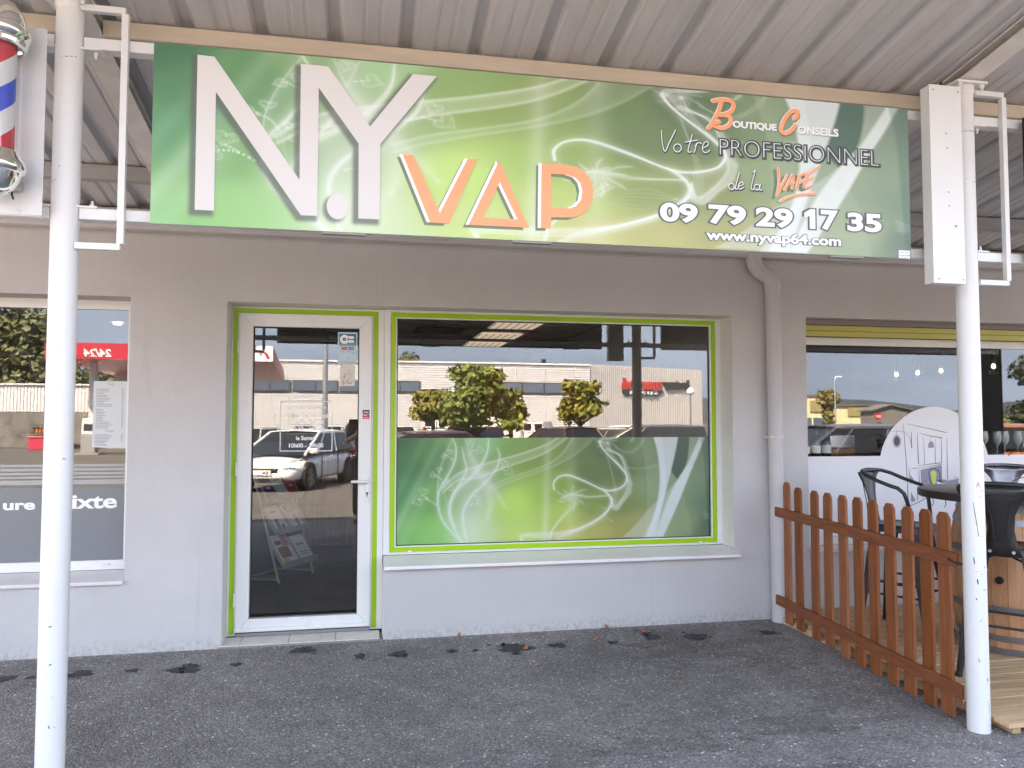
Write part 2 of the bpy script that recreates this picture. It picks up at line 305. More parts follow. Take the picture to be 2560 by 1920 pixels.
DRAW = [(0.0064, [(5.1516, 1.4197), (5.1574, 1.3118), (5.1682, 1.1487), (5.1747, 0.9744), (5.1799, 0.8005)]), (0.0055, [(5.1835, 1.4226), (5.3228, 1.3962), (5.5472, 1.3516)]), (0.0073, [(5.2781, 1.3511), (5.2795, 1.2353), (5.2824, 1.101)]), (0.0064, [(5.2946, 1.3464), (5.4012, 1.3226), (5.5053, 1.3081)]), (0.0055, [(5.5004, 1.3046), (5.5002, 1.2045), (5.4947, 1.1106)]), (0.0046, [(5.3351, 1.3111), (5.3361, 1.2057), (5.339, 1.0946)]), (0.0046, [(5.4395, 1.299), (5.4395, 1.205), (5.4391, 1.1006)]), (0.0064, [(5.2806, 1.0847), (5.3812, 1.0953), (5.4959, 1.1059)]), (0.0055, [(5.5507, 1.3103), (5.5498, 1.1453), (5.5492, 0.969)]), (0.0064, [(5.2814, 1.0632), (5.2867, 0.9437), (5.3004, 0.8388)]), (0.0046, [(5.2814, 1.0649), (5.3807, 1.0778), (5.4921, 1.093)]), (0.0064, [(5.4936, 1.0959), (5.492, 0.9757)]), (0.0028, [(5.0399, 1.3616), (5.0894, 1.3644), (5.1487, 1.3596), (5.1879, 1.3379), (5.2069, 1.3058), (5.2178, 1.2649)]), (0.0073, [(5.2217, 1.3583), (5.2214, 1.2999), (5.2221, 1.2299)]), (0.0037, [(5.0878, 1.379), (5.0884, 1.3266)]), (0.0064, [(5.1936, 1.0584), (5.1985, 0.9973), (5.2069, 0.9391)]), (0.0055, [(5.2168, 1.061), (5.2601, 1.0651)]), (0.0064, [(5.2638, 0.9092), (5.265, 0.8104)]), (0.0064, [(5.1332, 0.7783), (5.1854, 0.7599), (5.2657, 0.7872), (5.3738, 0.8374)]), (0.0046, [(5.3067, 0.827), (5.3607, 0.8464)]), (0.0028, [(5.6006, 0.9859), (5.6514, 0.9781)]), (0.0023, [(5.18, 0.8034), (5.2203, 0.8258)]), (0.0018, [(5.4012, 1.3226), (5.4013, 1.2815)])]
DRAW_CLOCK = [(5.0885, 1.283), (5.1169, 1.2829), (5.0875, 1.2423)]
DRAW_LAMP = [(5.375, 1.2289), (5.3757, 1.2552), (5.3897, 1.2757), (5.4034, 1.2827), (5.4199, 1.2744), (5.4275, 1.255), (5.4267, 1.2285)]
DRAW_PANEL = [(5.2997, 1.0513), (5.4919, 1.0871), (5.4885, 0.9728), (5.4514, 0.9704), (5.4427, 0.9033), (5.4025, 0.904), (5.3609, 0.8551), (5.3207, 0.85), (5.3025, 0.9144)]
DRAW_CHAIR = [(5.3894, 1.0297), (5.4031, 1.0413), (5.4267, 1.0439), (5.4431, 1.0291), (5.4422, 0.9998), (5.4336, 0.9356), (5.4099, 0.9301), (5.3979, 0.977)]
DRAW_SEAT = [(5.4029, 0.9186), (5.43, 0.9269), (5.4974, 0.9288), (5.5241, 0.9196), (5.5035, 0.9082), (5.416, 0.9078)]
DRAW_CHAIRLINE = [[(5.4026, 0.9069), (5.3813, 0.9831), (5.374, 1.0299), (5.3934, 1.0531), (5.4271, 1.0585), (5.4603, 1.0435), (5.4762, 1.0111), (5.4772, 0.9759)]]
DRAW_TABLE = [(5.4413, 0.9676), (5.4852, 0.9729), (5.5188, 0.9695), (5.5524, 0.9602), (5.5864, 0.9655), (5.6513, 0.9764), (5.6499, 0.9323), (5.5785, 0.9275), (5.5111, 0.9373), (5.4643, 0.9498)]
DRAW_TRI = [[(5.2056, 1.0146), (5.2072, 0.9507), (5.2489, 0.9472)], [(5.2051, 0.8753), (5.2061, 0.7913), (5.2495, 0.802)]]
STAINS = [(-1.124, -0.375, 0.044, 0.041), (-0.741, -0.367, 0.054, 0.05), (-0.461, -0.365, 0.035, 0.025), (-0.159, -0.393, 0.071, 0.069), (0.12, -0.365, 0.031, 0.026), (-0.99, -0.386, 0.025, 0.02), (0.851, -0.342, 0.027, 0.046), (1.092, -0.344, 0.049, 0.054), (1.425, -0.347, 0.027, 0.031), (1.576, -0.361, 0.019, 0.018), (1.827, -0.356, 0.092, 0.079), (2.121, -0.355, 0.047, 0.04), (2.49, -0.361, 0.033, 0.024), (2.796, -0.264, 0.048, 0.085), (3.096, -0.34, 0.069, 0.064), (0.496, -0.14, 0.065, 0.052), (3.628, -0.339, 0.047, 0.043)]
LEAVES = [(1.51, -0.011), (2.555, -0.057), (2.382, -0.323), (2.772, -0.19), (1.892, -0.407), (1.275, -2.981), (2.674, -0.513), (2.629, -1.143), (2.976, -0.649), (2.566, -0.021)]
PICKETS = [(3.836, -0.249), (3.826, -0.411), (3.794, -0.624), (3.772, -0.79), (3.756, -0.969), (3.745, -1.133), (3.736, -1.289), (3.729, -1.447), (3.724, -1.598), (3.713, -1.755), (3.724, -1.893)]

# ---------------------------------------------------------------- materials
M_WALL = mat('wall_render', (0.575,0.557,0.556), 0.92, var=0.07, vscale=1.3, bump=0.55, bscale=170, spec=0.2, detail=10)
M_WHITE = mat('white_paint', (0.74,0.74,0.73), 0.35, var=0.04, vscale=3, spec=0.45)
M_PVC = mat('white_upvc', (0.74,0.745,0.735), 0.28, var=0.03, vscale=2, spec=0.5)
M_SILL = mat('sill_plastic', (0.70,0.655,0.65), 0.45, var=0.08, vscale=6)
M_LIME = mat('lime_vinyl', lin((150,196,28)), 0.35, var=0.05, vscale=2)
M_RUBBER = mat('black_rubber', (0.02,0.02,0.02), 0.7)
M_STEEL = mat('zinc_steel', (0.55,0.55,0.55), 0.35, metal=0.9)
M_DARKSTEEL = mat('dark_grey_metal', (0.045,0.047,0.05), 0.38, metal=0.6, var=0.25, vscale=8)
M_SHEET = mat('roof_sheet_paint', (0.535,0.535,0.555), 0.6, var=0.13, vscale=2.2, stretch=(5,0.7,1), spec=0.3)
M_PURLIN = mat('beige_primer', lin((205,190,172)), 0.6, var=0.12, vscale=4, stretch=(0.6,4,4), bump=0.1, bscale=30)
M_RAFTER = mat('greyish_paint', (0.68,0.66,0.64), 0.6, var=0.2, vscale=5, bump=0.1, bscale=30)
M_BROWN = mat('brown_web_paint', (0.25,0.205,0.17), 0.6, var=0.3, vscale=6)
M_POST = mat('post_paint', (0.74,0.74,0.735), 0.4, var=0.09, vscale=2.5, stretch=(1,1,0.35), bump=0.12, bscale=25)
M_PIPE = mat('pipe_paint', (0.53,0.505,0.51), 0.6, var=0.06, vscale=3)
M_TILE = mat('threshold_tile', (0.70,0.645,0.59), 0.45, var=0.12, vscale=14)
M_GROUT = mat('grey_mortar', (0.28,0.27,0.25), 0.9, var=0.2, vscale=20, bump=0.4, bscale=90)
M_GLASS = glass_mat('window_glass', 0.078, (0.95,0.96,0.955), wavy=0.05)
M_FILM = vcol_mat('printed_film', 0.32, 0.5)
M_PRINT = vcol_mat('printed_board', 0.45, 0.35)
M_LETTER = mat('off_white_print', (0.68,0.655,0.645), 0.45, spec=0.35)
M_PWHITE = mat('white_print', (0.84,0.85,0.85), 0.45)
M_ORANGE = mat('orange_print', lin((250,163,116)), 0.45)
M_PGREY = mat('grey_green_print', lin((116,128,104)), 0.5)
M_PDARK = mat('charcoal_print', lin((62,72,72)), 0.5)
M_PMID = mat('grey_print', lin((92,98,98)), 0.5)
M_INFLOOR = mat('vinyl_floor', (0.13,0.10,0.085), 0.45, var=0.3, vscale=5)
M_INWALL = mat('interior_paint', (0.55,0.53,0.51), 0.8, var=0.1)
M_INCEIL = mat('ceiling_tile_paint', (0.62,0.60,0.57), 0.8, var=0.1, vscale=30)
M_INWOOD = mat('stained_plank', (0.36,0.20,0.14), 0.5, var=0.35, vscale=6, stretch=(6,1,0.4))
M_NAVY = mat('navy_laminate', (0.012,0.016,0.03), 0.4)
M_DIFF = mat('luminaire_diffuser', (0.95,0.88,0.86), 0.5, emit=0.055)
M_SPOT = mat('spot_bulb', (1.0,0.95,0.88), 0.5, emit=0.8)
M_PAPER = mat('white_paper', (0.85,0.85,0.85), 0.7)
M_INK = mat('grey_ink', (0.25,0.26,0.28), 0.7)
M_BLACKP = mat('black_print', (0.03,0.03,0.035), 0.5)
M_REDP = mat('crimson_print', lin((205,35,70)), 0.5)

def _weather(m):
    n = m.node_tree.nodes; l = m.node_tree.links; b = n['Principled BSDF']; old = b.inputs['Base Color'].links[0].from_socket
    tc = n.new('ShaderNodeTexCoord'); sx = n.new('ShaderNodeSeparateXYZ'); l.new(tc.outputs['Object'], sx.inputs[0])
    def noise(sc, scale, det=6):
        mp = n.new('ShaderNodeMapping'); mp.inputs['Scale'].default_value = sc; l.new(tc.outputs['Object'], mp.inputs[0]); t = n.new('ShaderNodeTexNoise'); t.inputs['Scale'].default_value = scale; t.inputs['Detail'].default_value = det; l.new(mp.outputs[0], t.inputs['Vector']); return t.outputs['Fac']
    def rng(src, a, b_, c, d):
        r = n.new('ShaderNodeMapRange'); r.inputs[1].default_value = a; r.inputs[2].default_value = b_; r.inputs[3].default_value = c; r.inputs[4].default_value = d; l.new(src, r.inputs[0]); return r.outputs[0]
    def mth(op, a, b_):
        r = n.new('ShaderNodeMath'); r.operation = op; r.use_clamp = True
        for i, v in enumerate((a, b_)):
            if isinstance(v, float): r.inputs[i].default_value = v
            else: l.new(v, r.inputs[i])
        return r.outputs[0]
    edge = mth('ADD', rng(noise((1,1,1), 6), 0.3, 0.7, -0.06, 0.10), 0.0)
    splash = mth('MULTIPLY', rng(sx.outputs[2], 0.10, -0.03, 0.0, 1.0), rng(noise((1,1,1), 34, 8), 0.42, 0.66, 0.0, 1.0))
    runs = mth('MULTIPLY', rng(noise((9,1,0.35), 2.2, 5), 0.60, 0.78, 0.0, 1.0), rng(noise((1,1,1), 1.4), 0.45, 0.65, 0.0, 1.0))
    specks = rng(noise((1,1,1), 75, 2), 0.735, 0.76, 0.0, 1.0)
    tot = mth('ADD', mth('ADD', mth('MULTIPLY', splash, 0.55), mth('MULTIPLY', runs, 0.16)), mth('MULTIPLY', specks, 0.35))
    mx = n.new('ShaderNodeMix'); mx.data_type = 'RGBA'; l.new(tot, mx.inputs[0]); l.new(old, mx.inputs[6]); mx.inputs[7].default_value = (0.20,0.175,0.155,1); l.new(mx.outputs[2], b.inputs['Base Color'])
_weather(M_WALL)

# asphalt: crushed stone set in bitumen, each stone its own shade
M_ASPHALT = bpy.data.materials.new('asphalt'); M_ASPHALT.use_nodes = True
def _asphalt(m, base=0.115, tintc=(1.06,0.97,0.935)):
    n = m.node_tree.nodes; l = m.node_tree.links; b = n['Principled BSDF']; b.inputs['Roughness'].default_value = 0.85; b.inputs['Specular IOR Level'].default_value = 0.3
    tc = n.new('ShaderNodeTexCoord')
    def vor(scale, feat='F1'):
        v = n.new('ShaderNodeTexVoronoi'); v.inputs['Scale'].default_value = scale; v.feature = feat; l.new(tc.outputs['Object'], v.inputs['Vector']); return v
    def noise(scale, det=6, rough=0.6):
        v = n.new('ShaderNodeTexNoise'); v.inputs['Scale'].default_value = scale; v.inputs['Detail'].default_value = det; v.inputs['Roughness'].default_value = rough; l.new(tc.outputs['Object'], v.inputs['Vector']); return v
    def rng(src, a, bb, c, d):
        r = n.new('ShaderNodeMapRange'); r.inputs[1].default_value = a; r.inputs[2].default_value = bb; r.inputs[3].default_value = c; r.inputs[4].default_value = d; l.new(src, r.inputs[0]); return r.outputs[0]
    def mul(a, c):
        r = n.new('ShaderNodeMath'); r.operation = 'MULTIPLY'; l.new(a, r.inputs[0])
        if isinstance(c, float): r.inputs[1].default_value = c
        else: l.new(c, r.inputs[1])
        return r.outputs[0]
    v1 = vor(105); sep = n.new('ShaderNodeSeparateColor'); l.new(v1.outputs['Color'], sep.inputs[0])
    stone = rng(sep.outputs[0], 0, 1, 0.70, 1.28); light = rng(sep.outputs[1], 0.965, 0.99, 1.0, 2.6)
    edge = rng(v1.outputs['Distance'], 0.25, 0.75, 1.05, 0.70)
    big = rng(noise(0.8, 8, 0.68).outputs['Fac'], 0.32, 0.68, 0.66, 1.22); mid = rng(noise(7, 5).outputs['Fac'], 0.3, 0.7, 0.86, 1.12)
    val = mul(mul(mul(mul(mul(stone, light), edge), big), mid), base)
    comb = n.new('ShaderNodeMix'); comb.data_type = 'RGBA'; comb.blend_type = 'MULTIPLY'; comb.inputs[0].default_value = 1
    cc = n.new('ShaderNodeCombineColor'); [l.new(val, cc.inputs[i]) for i in range(3)]; l.new(cc.outputs[0], comb.inputs[6])
    warm = n.new('ShaderNodeMix'); warm.data_type = 'RGBA'; l.new(rng(noise(1.7, 6).outputs['Fac'], 0.42, 0.66, 0, 1), warm.inputs[0])
    warm.inputs[6].default_value = (*tintc, 1); warm.inputs[7].default_value = (1.04,0.98,0.92,1); l.new(warm.outputs[2], comb.inputs[7])
    l.new(comb.outputs[2], b.inputs['Base Color'])
    bp = n.new('ShaderNodeBump'); bp.inputs['Strength'].default_value = 0.9; bp.inputs['Distance'].default_value = 0.006; bp.invert = True
    l.new(v1.outputs['Distance'], bp.inputs['Height']); bp2 = n.new('ShaderNodeBump'); bp2.inputs['Strength'].default_value = 0.5; bp2.inputs['Distance'].default_value = 0.02
    l.new(noise(14, 6).outputs['Fac'], bp2.inputs['Height']); l.new(bp.outputs[0], bp2.inputs['Normal']); l.new(bp2.outputs[0], b.inputs['Normal'])
_asphalt(M_ASPHALT, 0.26)
M_LOT = bpy.data.materials.new('gravelled_asphalt'); M_LOT.use_nodes = True; _asphalt(M_LOT, 0.12, (1.05,1.0,0.93))
M_WET = mat('damp_asphalt', (0.022,0.021,0.022), 0.5, var=0.5, vscale=90, bump=0.8, bscale=130)

# ---------------------------------------------------------------- ground
def ground_z(y):
    ys = [-4000, -50, -13.5, -5.2, 60]; zs = [-0.42, -0.40, -0.25, -0.02, -0.02]
    return float(np.interp(y, ys, zs))
g = MB(); YS = [50, 1, -5.2, -6.3]; XS = [-900, -60, -10, -3, 0, 3, 6, 12, 60, 900]
for i in range(len(YS)-1):
    for j in range(len(XS)-1):
        a, b_ = XS[j], XS[j+1]; c, d = YS[i], YS[i+1]
        g.add([(a,c,ground_z(c)),(b_,c,ground_z(c)),(b_,d,ground_z(d)),(a,d,ground_z(d))], [(0,1,2,3)])
pavement = tag(g.build('pavement', M_ASPHALT), kind='structure')
g = MB(); YS = [-6.3, -9, -13.5, -30, -50, -100, -3900]
for i in range(len(YS)-1):
    for a, b_ in ((-3000,-60),(-60,0),(0,60),(60,3000)):
        c, d = YS[i], YS[i+1]; g.add([(a,c,ground_z(c)),(b_,c,ground_z(c)),(b_,d,ground_z(d)),(a,d,ground_z(d))], [(0,1,2,3)])
tag(g.build('ground', M_LOT), kind='structure')
rnd = random.Random(4)
def blob(cx, cy, rx, ry, z, n=26, rough=0.35):
    ph = [rnd.uniform(0, 6.28) for _ in range(4)]; out = []
    for i in range(n):
        t = 2*math.pi*i/n; k = 1+rough*(0.5*math.sin(3*t+ph[0])+0.35*math.sin(5*t+ph[1])+0.3*math.sin(9*t+ph[2])+0.25*rnd.uniform(-1,1))
        out.append((cx+rx*k*math.cos(t), cy+ry*k*math.sin(t), z))
    return out
M_MOSS = bpy.data.materials.new('mossy_asphalt'); M_MOSS.use_nodes = True; _asphalt(M_MOSS, 0.215, (1.07,0.98,0.90))
for (x, y, rx, ry) in ((3.05,-0.52,0.42,0.16),(3.30,-0.80,0.20,0.14),(3.02,-1.85,0.30,0.09),(3.30,-1.62,0.16,0.10),(2.15,-1.95,0.22,0.07),(2.75,-2.35,0.34,0.10)):
    s = MB(); p = blob(x, y, rx, ry, -0.0185, 60, 0.75); s.add(p, [tuple(range(len(p)))])
    for _ in range(14):
        q = blob(x+rnd.uniform(-1.5,1.5)*rx, y+rnd.uniform(-1.7,1.7)*ry, rx*rnd.uniform(0.05,0.2), ry*rnd.uniform(0.08,0.3), -0.0185+0.0001*rnd.random(), 12, 0.6); s.add(q, [tuple(range(len(q)))])
    s.build('mossy_patch', M_MOSS, pavement, fix=False)
for (x, y, rx, ry) in STAINS:
    s = MB(); rx *= 1.15; ry *= 1.5; p = blob(x, y, rx, ry*0.8, -0.0165); s.add(p, [tuple(range(len(p)))])
    for _ in range(3):
        q = blob(x+rnd.uniform(-1.5,1.5)*rx, y+rnd.uniform(-1.3,1.3)*ry, rx*rnd.uniform(0.12,0.3), ry*rnd.uniform(0.1,0.25), -0.0165, 10); s.add(q, [tuple(range(len(q)))])
    s.build('damp_spot', M_WET, pavement)

# ---------------------------------------------------------------- the shop building
B = thing('shop_building', 'low shopfront building of rough mauve grey render with door and three shop windows', 'building', (1.77, 0.12, -0.02))
HL = (-3.3, -0.615, 0.437, 2.243); HD = (-0.027, 1.0025, -0.3, 2.2335); HW = (1.0025, 3.558, 0.452, 2.2335); HR = (4.167, 7.2, 0.452, 2.238)
wb = wall_mesh(MB(), -6.5, 9.5, -0.3, 2.86, 0, 0.26, [HL, HD, HW, HR]); wb.build('wall', M_WALL, B, fix=False)
b = MB(); b.box(-6.5, 9.5, 0.0, 9, 3.05, 3.3); b.box(-6.5, 9.5, 0.0, 0.26, 2.861, 3.05); b.build('roof', mat('roof_membrane', (0.2,0.2,0.2), 0.9), B)
M_REVEAL = mat('cream_reveal_paint', (0.72,0.70,0.66), 0.75, var=0.06, vscale=3, bump=0.2, bscale=120)
b = MB(); b.box(-0.0265, 1.0025, 0.004, 0.184, 2.2312, 2.2334); b.box(1.0027, 3.5575, 0.004, 0.184, 2.2312, 2.2334); b.box(-0.0268, -0.0245, 0.004, 0.188, -0.0, 2.231); b.box(3.5555, 3.5578, 0.004, 0.184, 0.512, 2.231); b.box(1.0002, 1.0022, 0.004, 0.188, 0.0, 0.45)
b.build('reveal', M_REVEAL, B)
# rooms behind the glass
b = MB()
for x0, x1 in ((-6.4,-0.33),(-0.31,3.86),(3.88,9.4)): b.box(x0, x1, 0.262, 6.4, -0.12, 0.0)
b.build('interior_floor', M_INFLOOR, B)
b = MB()
for x0, x1 in ((-6.4,-0.33),(-0.31,3.86),(3.88,9.4)): b.box(x0, x1, 0.262, 6.4, 2.5, 2.6)
b.build('interior_ceiling', M_INCEIL, B)
b = MB(); b.box(-6.5, 9.5, 6.41, 6.5, -0.12, 3.04); b.box(-6.41, -0.33, 5.4, 5.5, 0, 2.5); b.box(3.96, 9.4, 5.4, 5.5, 0, 2.5)
b.box(-0.325, -0.195, 0.262, 6.409, 0.0, 2.499); b.box(3.80, 3.955, 0.262, 6.409, 0.0, 2.499); b.box(-6.5,-6.41,0.262,6.409,-0.12,3.04); b.box(9.41,9.5,0.262,6.409,-0.12,3.04)
b.build('interior_wall', M_INWALL, B)
for i in range(9):
    MB().box(0.23+i*0.2, 0.425+i*0.2, 3.98, 4.02, 0.0, 1.1).build('plank', M_INWOOD, B)
MB().box(-0.19, 0.20, 2.35, 2.95, 0.0, 1.0).build('counter', M_NAVY, B, bevel=0.004)
# suspended ceiling grid lines
b = MB()
for k in range(7): b.box(-0.18+k*0.6, -0.155+k*0.6, 0.3, 6.3, 2.488, 2.499)
for k in range(10): b.box(-0.2, 3.8, 0.5+k*0.6, 0.525+k*0.6, 2.4885, 2.4995)
b.build('ceiling_grid', mat('grid_steel', (0.35,0.35,0.34), 0.6), B)

def strip(x0, x1, z0, z1, wd, y, bottom):
    mb = MB(); b = wd if bottom else 0
    mb.poly([(x0,z0),(x0+wd,z0+b),(x0+wd,z1-wd),(x1-wd,z1-wd),(x1-wd,z0+b),(x1,z0),(x1,z1),(x0,z1)], y, y-0.0015) if not bottom else mb.poly([(x0,z0),(x1,z0),(x1,z1),(x0,z1)], y, y-0.0015, [[(x0+wd,z0+wd),(x1-wd,z0+wd),(x1-wd,z1-wd),(x0+wd,z1-wd)]])
    return mb

# --- shop door (outer frame, leaf, pane, handle ...)
door = frame_mb(0.031, 0.916, 0.032, 2.178, 0.0875, 0.165, 0.215).build('door', M_PVC, B, bevel=0.003)
tag(door, 'white glazed shop door with opening hours in white letters')
frame_mb(-0.0265, 1.0018, 0.004, 2.231, (0.057,0.0855,0,0.0525), 0.19, 0.245, bottom=False).build('door_frame', M_PVC, door, bevel=0.003)
strip(-0.0135, 0.961, 0.018, 2.216, 0.033, 0.1895, False).build('green_strip', M_LIME, door)
MB().box(0.118, 0.830, 0.2085, 0.2125, 0.143, 2.096).build('glass_pane', M_GLASS, door)
frame_mb(0.1185, 0.8285, 0.1195, 2.0905, 0.007, 0.203, 0.2085).build('gasket', M_RUBBER, door)
MB().box(0.033, 0.914, 0.155, 0.19, 0.008, 0.029).build('threshold_strip', mat('dull_aluminium', (0.25,0.25,0.25), 0.5, metal=0.7), door)
b = MB(); b.box(0.031, 0.916, 0.150, 0.1645, 0.036, 0.062); b.build('drip_bar', M_PVC, door, bevel=0.004)
b = MB(); b.box(0.879, 0.9045, 0.154, 0.1645, 0.878, 1.055); b.build('lock_plate', M_PVC, door, bevel=0.004)
b = MB(); b.tube([(0.892,0.163,1.026),(0.892,0.118,1.026)], 0.009, 10); b.tube([(0.897,0.119,1.026),(0.87,0.118,1.027),(0.782,0.122,1.028)], [0.011,0.0115,0.0095], 10)
b.build('handle', M_PVC, door, smooth=True)
b = MB(); b.tube([(0.891,0.153,0.945),(0.891,0.149,0.945)], 0.008, 12); b.box(0.888,0.894,0.149,0.153,0.922,0.945); b.build('keyhole', M_BLACKP, door)
for z in (0.25, 1.12, 1.95): b = MB(); b.tube([(0.026,0.157,z-0.045),(0.026,0.157,z+0.045)], 0.0075, 10); b.build('hinge', M_PVC, door, smooth=True)
# lettering on the pane
yg = 0.2062
HRS = mat('white_vinyl', (0.82,0.83,0.84), 0.5)
b = MB(); put_text(b, "Heures d'ouverture", 0.343, 0.610, 1.5275, 1.558, yg, 0.012); put_text(b, 'du Mardi au Vendredi', 0.331, 0.619, 1.4675, 1.497, yg, 0.028)
put_text(b, '10h00 - 12h30', 0.365, 0.589, 1.420, 1.449, yg, 0.030); put_text(b, '14h30 - 19h00', 0.364, 0.589, 1.376, 1.404, yg, 0.030)
put_text(b, 'le Samedi', 0.407, 0.542, 1.312, 1.343, yg, 0.030); put_text(b, '10h00 - 19h00', 0.361, 0.591, 1.260, 1.291, yg, 0.030)
for z in (1.580, 1.238): b.stroke([(0.3015,z),(0.6495,z)], 0.0055, yg, False)
for x in (0.302, 0.6485): b.stroke([(x,1.2385),(x,1.5795)], 0.0055, yg-0.0003, False)
put_text(b, 'Bienvenue', 0.372, 0.578, 1.598, 1.640, yg, -0.006, shear=0.35)
b.stroke([(0.378,1.630),(0.388,1.644),(0.412,1.640),(0.43,1.632),(0.424,1.62)], 0.004, yg-0.0003)
b.build('lettering', HRS, door)
# card scheme sticker
b = MB(); b.poly([(0.681,1.850),(0.8145,1.8505),(0.8145,2.067),(0.681,2.067)], 0.2064, 0.2058); st = b.build('payment_sticker', mat('pale_blue_print', lin((190,215,228)), 0.4), door)
b = MB(); b.poly([(0.690,1.972),(0.806,1.972),(0.806,2.056),(0.690,2.056)], 0.2052); b.build('blue_field', mat('teal_print', lin((30,105,150)), 0.4), door)
b = MB(); b.poly([(0.690,1.972),(0.806,1.972),(0.806,1.996),(0.690,1.996)], 0.2049); b.build('green_field', mat('green_print', lin((70,170,165)), 0.4), door)
b = MB()
arc = [(0.7265+0.0225*math.cos(t), 2.017+0.0225*math.sin(t)) for t in [R(20+320*i/16) for i in range(17)]]; b.stroke(arc, 0.02, 0.2046, False)
b.poly([(0.7275,2.0145),(0.752,2.0145),(0.752,2.0195),(0.7275,2.0195)], 0.2044)
for z in (2.0305, 2.0035): b.poly([(0.755,z-0.010),(0.785,z-0.010),(0.792,z-0.006),(0.794,z),(0.792,z+0.006),(0.785,z+0.010),(0.755,z+0.010)], 0.2046)
put_text(b, 'VISA', 0.697, 0.722, 1.925, 1.935, 0.2052); b.build('card_letters', M_PWHITE, door)
b = MB(); put_text(b, 'VISA', 0.697, 0.724, 1.925, 1.935, 0.2046); put_text(b, 'VISA', 0.742, 0.770, 1.925, 1.935, 0.2046); put_text(b, 'V', 0.787, 0.794, 1.928, 1.936, 0.2046); put_text(b, 'PAY', 0.780, 0.801, 1.914, 1.924, 0.2046)
for t in (0,1,2): b.stroke([(0.745+0.006*t+0.005*math.cos(R(a)), 1.885+0.008*math.sin(R(a))) for a in (-60,-30,0,30,60)], 0.0015, 0.2046, False)
b.stroke([(0.695,1.861),(0.80,1.861)], 0.0025, 0.2046, False); b.build('small_print', M_INK, door)
b = MB(); b.box(0.706,0.746,0.2048,0.2051,1.941,1.965); b.build('red_card', mat('pink_print', lin((215,110,140)), 0.4), door)
b = MB(); b.box(0.752,0.792,0.2048,0.2051,1.941,1.965); b.build('blue_card', mat('lilac_print', lin((150,140,190)), 0.4), door)
b = MB(); b.poly([(0.6965,1.689),(0.7985,1.690),(0.7995,1.840),(0.698,1.839)], 0.2064, 0.2058); b.build('menu_sticker', mat('cream_paper', lin((225,220,210)), 0.5, var=0.12, vscale=40), door)
b = MB()
for k in range(5): b.stroke([(0.752,1.795-k*0.018),(0.788-0.004*(k % 2),1.795-k*0.018)], 0.0028, 0.2052, False)
b.stroke([(0.748,1.706),(0.757,1.711),(0.768,1.706),(0.776,1.712)], 0.006, 0.2052); b.build('menu_print', M_INK, door)
b = MB(); b.add([(0.705+0.012*i+0.004*rnd.random(), 0.2052, 1.70+0.01*rnd.random()+0.022*j) for i in range(3) for j in range(3)], [])
for i in range(9):
    cx, cz = 0.706+rnd.random()*0.035, 1.70+rnd.random()*0.075; b.stroke([(cx,cz),(cx+0.008,cz+0.005),(cx+0.012,cz+0.013)], 0.005, 0.2052)
b.build('menu_sketch', mat('brownish_print', lin((185,160,140)), 0.6), door)
b = MB(); b.box(0.856,0.9025,0.1630,0.1642,1.494,1.521); b.build('black_label', M_BLACKP, door)
b = MB(); b.box(0.856,0.9025,0.1630,0.1642,1.459,1.491); b.build('red_label', M_REDP, door)
b = MB(); b.stroke([(0.863,1.506),(0.896,1.506)], 0.006, 0.1626, False); b.stroke([(0.863,1.482),(0.885,1.482)], 0.004, 0.1626, False)
for x in (0.863,0.876,0.889): b.stroke([(x,1.468),(x+0.006,1.468)], 0.006, 0.1626, False)
b.build('label_print', M_PWHITE, door)
# tiled step under the door
step = MB().box(-0.045, 1.0, -0.012, 0.17, -0.2, -0.012).build('door_step', M_GROUT, B)
xs = [(-0.040,0.083),(0.0865,0.388),(0.3915,0.689),(0.6925,0.980)]
for x0, x1 in xs:
    t = MB().add([(x0,-0.006,-0.011),(x1,-0.006,-0.011),(x1,0.16,-0.011),(x0,0.16,-0.011),(x0,-0.006,-0.004),(x1,-0.006,-0.004),(x1,0.16,0.006),(x0,0.16,0.006)],
        [(0,3,2,1),(4,5,6,7),(0,1,5,4),(1,2,6,5),(2,3,7,6),(3,0,4,7)]).build('tile', M_TILE, step, bevel=0.002)

# --- big shop window
win = frame_mb(1.003, 3.557, 0.51, 2.231, (0.043,0.043,0.0135,0.0135), 0.185, 0.25).build('shop_window', M_PVC, B, bevel=0.003)
tag(win, 'large white framed shop window with lime green border and printed green film below')
frame_mb(1.0465, 3.5135, 0.5235, 2.2175, 0.0455, 0.19, 0.235).build('sash', M_PVC, win, bevel=0.0025)
strip(1.0488, 3.5112, 0.5275, 2.2145, 0.034, 0.1893, True).build('green_strip', M_LIME, win)
MB().box(1.0915, 3.4655, 0.2085, 0.2125, 0.568, 2.170).build('glass_pane', M_GLASS, win)
frame_mb(1.092, 3.465, 0.5685, 2.1695, 0.006, 0.203, 0.208).build('gasket', M_RUBBER, win)
b = MB(); b.add([(1.006,0.184,0.508),(3.555,0.184,0.508),(3.575,-0.062,0.474),(1.0035,-0.062,0.474),(1.0035,-0.062,0.452),(3.575,-0.062,0.452),(3.575,-0.03,0.452),(1.0035,-0.03,0.452),(1.006,0.184,0.470),(3.555,0.184,0.470)],
    [(0,1,2,3),(3,2,5,4),(4,5,6,7),(7,6,9,8),(0,8,9,1),(0,3,4,7,8),(1,9,6,5,2)]); b.build('sill', mat('sill_white', (0.86,0.81,0.82), 0.4, var=0.05, vscale=5), win, bevel=0.003)
for x in (1.175, 3.36): MB().box(x, x+0.03, 0.175, 0.186, 0.527, 0.538).build('drain_cap', M_PVC, win, bevel=0.002)

